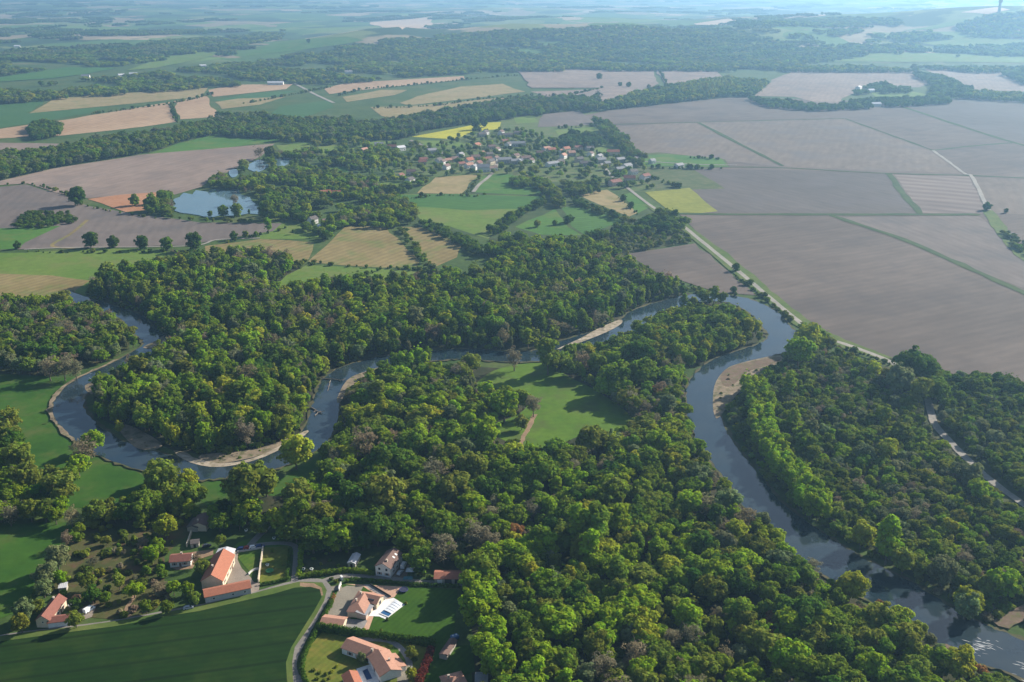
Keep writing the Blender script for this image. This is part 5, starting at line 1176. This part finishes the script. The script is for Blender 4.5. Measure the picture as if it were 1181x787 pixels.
wood([(1050, 84), (1086, 88), (1104, 96), (1122, 102), (1120, 112), (1070, 112), (1076, 98)], 12, 'MDM', 6, 12, 6, exempt=True)
wood([(1120, 106), (1181, 108), (1330, 116), (1330, 122), (1181, 117), (1120, 113)], 12, 'MOYM', 5, 10, 5, exempt=True)
wood([(1155, 84), (1181, 80), (1330, 84), (1330, 98), (1181, 96)], 13, 'DM', 6, 12, 6, exempt=True)
wood([(684, 138), (704, 142), (746, 186), (736, 190), (700, 158)], 9, 'MOMD', 4.6, 10, 5, exempt=True)
for pts in ([(640, 147), (690, 144)], [(668, 159), (716, 158)], [(760, 80), (769, 97)], [(640, 113), (692, 101)], [(390, 110), (420, 102), (460, 99), (540, 91), (600, 86)], [(427, 124), (500, 121), (560, 113), (640, 109)], [(196, 118), (204, 141)], [(102, 131), (200, 118), (245, 108)], [(744, 192), (800, 193), (838, 193)], [(790, 180), (830, 182)], [(280, 119), (345, 107), (380, 100)], [(745, 200), (780, 214), (800, 217)]):
    tree_row(pts, 9, 'shrub', 'MDKO', 3.2, 5.5, 2.0, False)
# village gardens
wood([(410, 178), (440, 164), (500, 166), (545, 150), (600, 146), (640, 158), (690, 160), (745, 182), (800, 186), (800, 204), (745, 218), (700, 212), (660, 204), (612, 202), (560, 205), (500, 202), (440, 212), (416, 196)], 15, 'MDMOBYK', 3.8, 7.5, 4, fill=.62)
wood([(660, 153), (690, 158), (700, 168), (660, 170), (636, 164)], 9, 'DKD', 4.6, 10, 5, exempt=True)
# single trees out on the plain
for x, y, r, c in ((849, 313, 4, 'D'), (846, 338, 3, 'D'), (1138, 243, 5, 'D'), (1160, 246, 3, 'D'), (691, 92, 9, 'D'), (715, 100, 6, 'D'), (725, 101, 7, 'D'), (748, 102, 5, 'O'), (558, 147, 7, 'D'), (549, 150, 9, 'D'), (866, 329, 3, 'O'), (882, 343, 2.4, 'K'), (905, 366, 3, 'O'), (356, 50, 9, 'D'), (654, 258, 5, 'D'), (658, 256, 4, 'D'), (620, 262, 4, 'O'), (640, 260, 3, 'M'), (700, 214, 4, 'D'), (719, 232, 4, 'D'), (728, 240, 4, 'D'), (470, 250, 4, 'M'), (462, 246, 4, 'O'), (486, 227, 3, 'D')):
    p = at(x, y); add_tree(p[0], p[1], 'hedge_tree', c, r, r * 2.0, True)
wood([(1150, 262), (1166, 268), (1181, 280), (1330, 330), (1330, 360), (1190, 302), (1170, 286)], 7, 'OKOM', 2.6, 4, 2, exempt=True)
tree_row([(846, 316), (868, 333), (892, 352), (915, 372)], 5, 'shrub', 'OKM', 2.2, 3.4, .8, False)
tree_row([(930, 384), (960, 396), (1000, 409), (1030, 420)], 5, 'shrub', 'OKM', 2.2, 3.6, .8, False)
N_NEAR = len(TREES)
# far belts and the wooded hills
def far_wood(pts, step, mix, rad, H, gap=.55, gf=.012): wood(pts, step, 'BMBOMYSMDOYBM' if len(mix) > 3 else 'MOBDB', rad * .92, H * .9, 8, exempt=True, patch=.006, gap=gap, gf=gf, fill=.9)
far_wood([(-140, 112), (0, 104), (40, 97), (100, 90), (180, 82), (260, 73), (330, 63), (400, 56), (450, 54), (600, 56), (600, 79), (480, 86), (400, 94), (300, 96), (200, 102), (120, 108), (0, 117), (-140, 124)], 16, 'MDMSDDO', 8, 12, .2, .013)
far_wood([(380, 56), (450, 44), (520, 39), (560, 36), (700, 29), (850, 34), (905, 50), (905, 77), (780, 78), (600, 78), (480, 82), (400, 78)], 17, 'MDMOSMDMB', 8.6, 12, .7, .009)
far_wood([(590, 74), (760, 76), (905, 76), (1181, 77), (1330, 78), (1330, 83), (1150, 82), (905, 81), (760, 80), (590, 81)], 14, 'DMDD', 7, 13)
far_wood([(-140, 72), (0, 66), (60, 60), (150, 50), (250, 42), (330, 34), (322, 45), (250, 58), (140, 74), (70, 77), (0, 86), (-140, 94)], 18, 'MDDSM', 9, 12, .15, .009)
far_wood([(900, 60), (980, 50), (1060, 52), (1075, 60), (1000, 62), (930, 72), (905, 74)], 17, 'DMD', 9, 13)
far_wood([(1090, 60), (1160, 52), (1250, 50), (1250, 62), (1100, 64)], 17, 'DMD', 9, 13)
far_wood([(1100, 30), (1120, 22), (1150, 16), (1250, 12), (1250, 44), (1120, 42)], 18, 'DMDM', 9, 13)
far_wood([(1000, 40), (1060, 34), (1100, 42), (1060, 47), (1000, 48)], 18, 'DM', 9, 13)
far_wood([(905, 40), (960, 34), (1000, 32), (990, 38), (930, 46)], 18, 'DMD', 9, 13)
far_wood([(880, 24), (960, 20), (1040, 22), (1040, 28), (940, 30), (880, 30)], 20, 'DMS', 10, 13)
far_wood([(1010, 52), (1060, 49), (1064, 55), (1020, 58)], 18, 'DM', 9, 13)
print('trees', N_NEAR, len(TREES))

# undergrowth between the trees
def brush(pts, step, mix, fill=.75, margin=1.5, zc=2.0):
    wood(pts, step, mix, 2.1, 2.8, zc, kind='shrub', fill=fill, margin=margin, sv=.3)
N0 = len(TREES)
brush([(396, 478), (404, 446), (470, 422), (536, 430), (590, 470), (575, 505), (640, 520), (700, 508), (730, 490), (640, 408), (740, 382), (796, 436), (806, 500), (872, 602), (916, 640), (1000, 698), (1068, 742), (1120, 776), (1320, 870), (1320, 920), (540, 920), (556, 735), (528, 650), (430, 620), (330, 590), (372, 548)], 5.4, 'KOKMGKO')
brush([(838, 470), (870, 442), (930, 394), (1040, 438), (1076, 480), (1132, 552), (1320, 690), (1320, 740), (1140, 714), (975, 630), (890, 552)], 4.6, 'OKSGOKO')
brush([(1076, 445), (1181, 440), (1320, 470), (1320, 670), (1104, 512)], 4.8, 'OKSKO')
brush([(96, 340), (112, 318), (290, 290), (560, 316), (640, 268), (716, 292), (840, 341), (690, 378), (520, 408), (398, 426), (350, 500), (200, 510), (104, 470), (196, 402)], 6, 'KMOK')
brush([(60, 640), (80, 620), (110, 600), (190, 592), (215, 600), (195, 634), (190, 665), (232, 690), (200, 700), (150, 714), (108, 712), (70, 690), (40, 700), (20, 716)], 4.8, 'OKMGOKKO', .5)
wood([(186, 508), (216, 518), (234, 524), (282, 518), (318, 509), (352, 495), (340, 494), (300, 503), (240, 508)], 3.8, 'KOMOB', 2.1, 3.0, 1.5, kind='shrub', fill=.85, margin=.4, exempt=True)
UNDER = TREES[N0:]; TREES = TREES[:N0]
wood([(826, 470), (828, 446), (840, 432), (866, 424), (890, 420), (880, 432), (850, 452), (832, 478)], 5.5, 'OKGO', 1.3, 1.6, .8, kind='shrub', fill=.32, margin=.2, exempt=True)
wood([(145, 495), (180, 510), (165, 517), (148, 508)], 4.5, 'OKGO', 1.0, 1.2, .6, kind='shrub', fill=.25, margin=.2, exempt=True)
wood([(240, 527), (300, 519), (346, 502), (340, 510), (300, 525), (250, 534)], 4.5, 'OKBO', 1.2, 1.5, .6, kind='shrub', fill=.35, margin=.2, exempt=True)
# small bushes of the gardens, one by one
for x, y, r, c in ((362, 774, 1.0, 'O'), (369, 777, 1.0, 'O'), (376, 779, 1.1, 'O'), (383, 776, 1.0, 'Y'), (366, 784, 1.0, 'O'), (374, 786, 1.1, 'O'), (388, 770, .9, 'Y'), (380, 783, .9, 'O'), (420, 765, 1.6, 'K'), (414, 760, 1.3, 'O'), (474, 757, 1.5, 'O'), (478, 762, 1.4, 'K'), (450, 748, 1.2, 'K'), (447, 716, 1.0, 'K'), (419, 728, 1.2, 'O'), (440, 728, .8, 'O'), (468, 697, 1.0, 'O'), (356, 640, 1.2, 'K'), (362, 646, 1.2, 'M'), (370, 652, 1.1, 'O'), (380, 648, 1.2, 'K'), (390, 654, 1.2, 'M'), (376, 640, 1.1, 'M'), (314, 637, 1.4, 'M'), (326, 652, .9, 'O'), (388, 672, 1.3, 'O'), (382, 669, 1.1, 'K'), (401, 671, 1.2, 'K'), (487, 664, 1.8, 'O'), (480, 660, 1.5, 'M'), (495, 668, 1.6, 'K')):
    p = at(x, y); add_tree(p[0], p[1], 'shrub', c, r, r * 1.25, True)

# ---- choose the trees that show largest: these are objects of their own
def shown_size(t):
    px, py, f = proj((t['x'], t['y'], t['z'] + t['H'] * .6)); t['px'], t['py'], t['f'] = px, py, f
    if not (4 < px < 1177 and 4 < py < 783): return 0
    return F / f * math.sqrt(t['rad'] * 2 * t['H'])
for t in TREES: t['size'] = shown_size(t)
cand = sorted([t for t in TREES if t['kind'] != 'shrub' and t['size'] > 0], key=lambda t: -(t['size'] * (1.35 if t['hand'] else 1.0)))
picked = cand[:300]
shr = [t for t in TREES if t['kind'] == 'shrub' and t['hand'] and t['size'] > 0]
ids = set(map(id, picked)) | set(map(id, shr))
rest = [t for t in TREES if id(t) not in ids]
hand_far = [t for t in rest if t['hand']]
print('picked', len(picked), 'shrubs', len(shr), 'rest', len(rest), 'under', len(UNDER), 'smallest', picked[-1]['size'])

# ---- labels that single each one out: look + side of the nearest landmark + rank there
def side(dx, dy):
    a = math.degrees(math.atan2(-dy, dx)) % 360
    return ('right of', 'upper right of', 'above', 'upper left of', 'left of', 'lower left of', 'below', 'lower right of')[int((a + 22.5) // 45) % 8]
ORD = ['nearest'] + [w + ' nearest' for w in 'second third fourth fifth sixth seventh eighth ninth tenth eleventh twelfth thirteenth fourteenth fifteenth sixteenth seventeenth eighteenth nineteenth twentieth'.split()]
# a few trees that stand out serve as landmarks too
def sidew(s, ph): return s + ' the ' + ph
def make_labels(items, lms, avoid=()):
    """items: (object, px, py, description)"""
    bins = {}
    for o, x, y, d in items:
        ph, lx, ly = min(lms, key=lambda l: math.hypot(l[1] - x, (l[2] - y) * 1.4))
        s = side(x - lx, (y - ly) * 1.4)
        bins.setdefault((d, s, ph), []).append((math.hypot(x - lx, y - ly), o))
    for (d, s, ph), v in bins.items():
        v.sort(key=lambda q: q[0])
        if len(v) > 20: print('long bin', d, s, ph, len(v))
        for i, (_, o) in enumerate(v):
            o['label'] = f'{d} {sidew(s, ph)}' + ('' if len(v) == 1 else ', ' + ORD[min(i, 19)])
items = []
def make_tree(t, group):
    cm, tm, H, Rd = PLANTS[t['kind']][t['var']]
    e = empty(t['kind'], (t['x'], t['y'], t['z']), t['rot'], None, 'shrub' if t['kind'] == 'shrub' else 'tree', group)
    e.scale = (t['s'], t['s'], t['sz'])
    j = 1 + random.uniform(-.13, .13); tint = [c * j * random.uniform(.93, 1.07) for c in TINT[t['code']]] + [1.0]
    c = bpy.data.objects.new('crown', cm); COL.objects.link(c); c.parent = e; c['tint'] = tint
    k = bpy.data.objects.new('trunk', tm); COL.objects.link(k); k.parent = e
    shape = {'broadleaf_tree': 'round tree', 'hedge_tree': 'field tree', 'tall_tree': 'tall narrow tree', 'bare_tree': 'tree', 'shrub': 'bush'}[t['kind']]
    sz = ''
    if t['kind'] != 'shrub': sz = 'large ' if t['rad'] > 5.2 else ('small ' if t['rad'] < 3.0 else '')
    items.append((e, t['px'], t['py'], f'{sz}{CNAME[t["code"]]} {shape}'))
for t in picked: make_tree(t, 'trees of the riverside woods and gardens')
extra = [('rusty orange trees of the lower right', 0, 0)]
for t in shr: make_tree(t, 'garden bushes')
LMS = list(LANDMARKS)
make_labels(items, LMS)
make_labels(VOBJ, [l for l in LMS if l[2] < 262] + [('rape field corner', 576, 146), ('straight village road', 705, 204), ('tan village field', 515, 214), ('green village paddock', 690, 174), ('dark village copse', 668, 163), ('pale village lane', 490, 168)])

# ---- all the others: one object, trees set out on points
def scatter(name, rows, kinds):
    col = bpy.data.collections.new(name + '_sources'); order = []
    for kd in kinds:
        for v, (cm, tm, H, Rd) in enumerate(PLANTS[kd]):
            bm = bmesh.new(); me = cm.copy(); me.materials.append(BARK)
            if tm is not None:
                bm.from_mesh(me); n0 = len(bm.faces); bm.from_mesh(tm); bm.faces.ensure_lookup_table()
                for f in bm.faces[n0:]: f.material_index = 1
                bm.to_mesh(me)
            bm.free()
            o = bpy.data.objects.new(f'{len(order):02d}_{kd}', me); col.objects.link(o); order.append((kd, v))
    me = bpy.data.meshes.new(name); n = len(rows)
    me.vertices.add(n); me.vertices.foreach_set('co', np.array([(t['x'], t['y'], t['z']) for t in rows], np.float32).ravel())
    def attr(nm, ty, arr, key): a = me.attributes.new(nm, ty, 'POINT'); a.data.foreach_set(key, np.ascontiguousarray(arr).ravel())
    attr('pick', 'INT', np.array([order.index((t['kind'], t['var'])) for t in rows], np.int32), 'value')
    attr('turn', 'FLOAT_VECTOR', np.array([(RNG.normal() * .04, RNG.normal() * .04, t['rot']) for t in rows], np.float32), 'vector')
    attr('size', 'FLOAT_VECTOR', np.array([(t['s'] * RNG.uniform(.9, 1.1), t['s'] * RNG.uniform(.9, 1.1), t['sz']) for t in rows], np.float32), 'vector')
    tn = np.array([TINT[t['code']] for t in rows]) * RNG.uniform(.80, 1.2, (n, 1)) * RNG.uniform(.9, 1.1, (n, 3))
    attr('tint', 'FLOAT_COLOR', np.concatenate([tn, np.ones((n, 1))], 1).astype(np.float32), 'color')
    o = link(name, me); props(o, kind='stuff')
    ng = bpy.data.node_groups.new(name, 'GeometryNodeTree')
    ng.interface.new_socket('Geometry', in_out='INPUT', socket_type='NodeSocketGeometry'); ng.interface.new_socket('Geometry', in_out='OUTPUT', socket_type='NodeSocketGeometry')
    gi = ng.nodes.new('NodeGroupInput'); go = ng.nodes.new('NodeGroupOutput')
    ci = ng.nodes.new('GeometryNodeCollectionInfo'); ci.inputs['Collection'].default_value = col; ci.inputs['Separate Children'].default_value = True; ci.inputs['Reset Children'].default_value = True
    ip = ng.nodes.new('GeometryNodeInstanceOnPoints'); ip.inputs['Pick Instance'].default_value = True
    def na(nm, ty): q = ng.nodes.new('GeometryNodeInputNamedAttribute'); q.data_type = ty; q.inputs['Name'].default_value = nm; return next(s for s in q.outputs if s.enabled and s.name == 'Attribute')
    L = ng.links.new
    mp = ng.nodes.new('GeometryNodeMeshToPoints'); L(gi.outputs[0], mp.inputs['Mesh'])
    L(mp.outputs[0], ip.inputs['Points']); L(ci.outputs[0], ip.inputs['Instance']); L(na('pick', 'INT'), ip.inputs['Instance Index'])
    er = ng.nodes.new('FunctionNodeEulerToRotation'); L(na('turn', 'FLOAT_VECTOR'), er.inputs[0]); L(er.outputs[0], ip.inputs['Rotation'])
    L(na('size', 'FLOAT_VECTOR'), ip.inputs['Scale']); L(ip.outputs[0], go.inputs[0])
    m = o.modifiers.new('scatter', 'NODES'); m.node_group = ng
    return o
near_rest = [t for t in rest]
scatter('woodland', near_rest, ['broadleaf_tree', 'tall_tree', 'bare_tree', 'hedge_tree', 'shrub'])
scatter('undergrowth', UNDER, ['shrub'])

# distant woods on the hills: copses of many small crowns, set out where the far patchwork is wooded
def copse_mesh(seed):
    r = np.random.default_rng(seed); puffs = []
    for i in range(34):
        a, d = r.uniform(0, 6.28), 30 * math.sqrt(r.random()); puffs.append(((d * math.cos(a) * 1.5, d * math.sin(a), r.uniform(5, 9)), r.uniform(4, 6.5), r.uniform(.2, .8)))
    return leaf_mesh('copse', puffs, 9, 3.2, seed=seed)
for s in range(4): PLANTS.setdefault('copse', []).append((copse_mesh(90 + s), None, 14, 40))
far = []
r = np.random.default_rng(5)
n = 9000
Y = 3500 * (15500 / 3500) ** r.random(n); X = r.uniform(-.62, .62, n) * Y
w = np.sin(X / 410 + Y / 900 + 1) + np.sin(Y / 260 + .8 * np.sin(X / 700)) + .8 * np.sin(X / 170 - Y / 350 + 2) + r.normal(size=n) * .35
P = np.stack([X, Y], 1)[w > 1.05]
ok = np.ones(len(P), bool)
for poly in EXCL + HOUSEX:
    if poly[:, 1].max() > 3300: ok &= ~inpoly(P, poly)
for x, y in P[ok]:
    t = dict(x=x, y=y, z=float(height(x, y)) - 1, kind='copse', var=int(r.integers(4)), rot=r.uniform(-.3, .3), s=r.uniform(.7, 1.3), sz=r.uniform(.8, 1.2), code='DMDMSO'[int(r.integers(6))]); far.append(t)
scatter('distant_woodland', far, ['copse'])
print('copses', len(far))
SUN, SKY, EXPO, HAZE, HAZE_COL = 5.0, .068, 1.0, .000112, (.37, .67, 1.0)
# ------------------------------------------------------------------ light, air, camera
SUN_AZ, SUN_EL = 55.0, 27.0           # degrees from straight ahead towards the right; above the horizon
w = bpy.data.worlds.new('World'); SC.world = w; w.use_nodes = True
nt = w.node_tree; bg = nt.nodes['Background']
sky = nt.nodes.new('ShaderNodeTexSky'); sky.sky_type = 'NISHITA'; sky.sun_disc = False
sky.sun_elevation = R(SUN_EL); sky.sun_rotation = R(SUN_AZ); sky.altitude = 250; sky.air_density = 1.0; sky.dust_density = 1.5; sky.ozone_density = 1.0
nt.links.new(sky.outputs[0], bg.inputs[0]); bg.inputs[1].default_value = SKY
sd = bpy.data.lights.new('sun', 'SUN'); sd.energy = SUN; sd.angle = R(.55); sd.color = (1.0, .93, .82)
so = bpy.data.objects.new('sun', sd); COL.objects.link(so)
d = Vector((math.sin(R(SUN_AZ)) * math.cos(R(SUN_EL)), math.cos(R(SUN_AZ)) * math.cos(R(SUN_EL)), math.sin(R(SUN_EL))))
so.rotation_euler = d.to_track_quat('Z', 'Y').to_euler(); so.location = (0, 0, 600)

hz = MB().box(-42000, 42000, -2500, 41000, -1.0, 300).build('haze', None)
props(hz, kind='stuff')
m = bpy.data.materials.new('haze_air'); m.use_nodes = True; t = m.node_tree; t.nodes.clear()
out = t.nodes.new('ShaderNodeOutputMaterial'); v = t.nodes.new('ShaderNodeVolumePrincipled'); t.links.new(v.outputs[0], out.inputs['Volume'])
v.inputs['Color'].default_value = (*HAZE_COL, 1); v.inputs['Density'].default_value = HAZE; v.inputs['Anisotropy'].default_value = .5
hz.data.materials.append(m)

cd = bpy.data.cameras.new('camera'); cd.sensor_width = 36; cd.lens = 36 * F / 1181; cd.clip_start = 1; cd.clip_end = 90000
co = bpy.data.objects.new('camera', cd); COL.objects.link(co); co.location = (0, 0, CAMH); co.rotation_euler = (math.pi / 2 - PITCH, 0, 0)
SC.camera = co
vs = SC.view_settings; vs.view_transform = 'Standard'; vs.look = 'None'; vs.exposure = EXPO; vs.gamma = 1; vs.use_curve_mapping = False
cy = SC.cycles
cy.max_bounces = 6; cy.diffuse_bounces = 2; cy.glossy_bounces = 2; cy.transmission_bounces = 2; cy.volume_bounces = 0; cy.transparent_max_bounces = 4
cy.sample_clamp_indirect = 4; cy.use_denoising = True
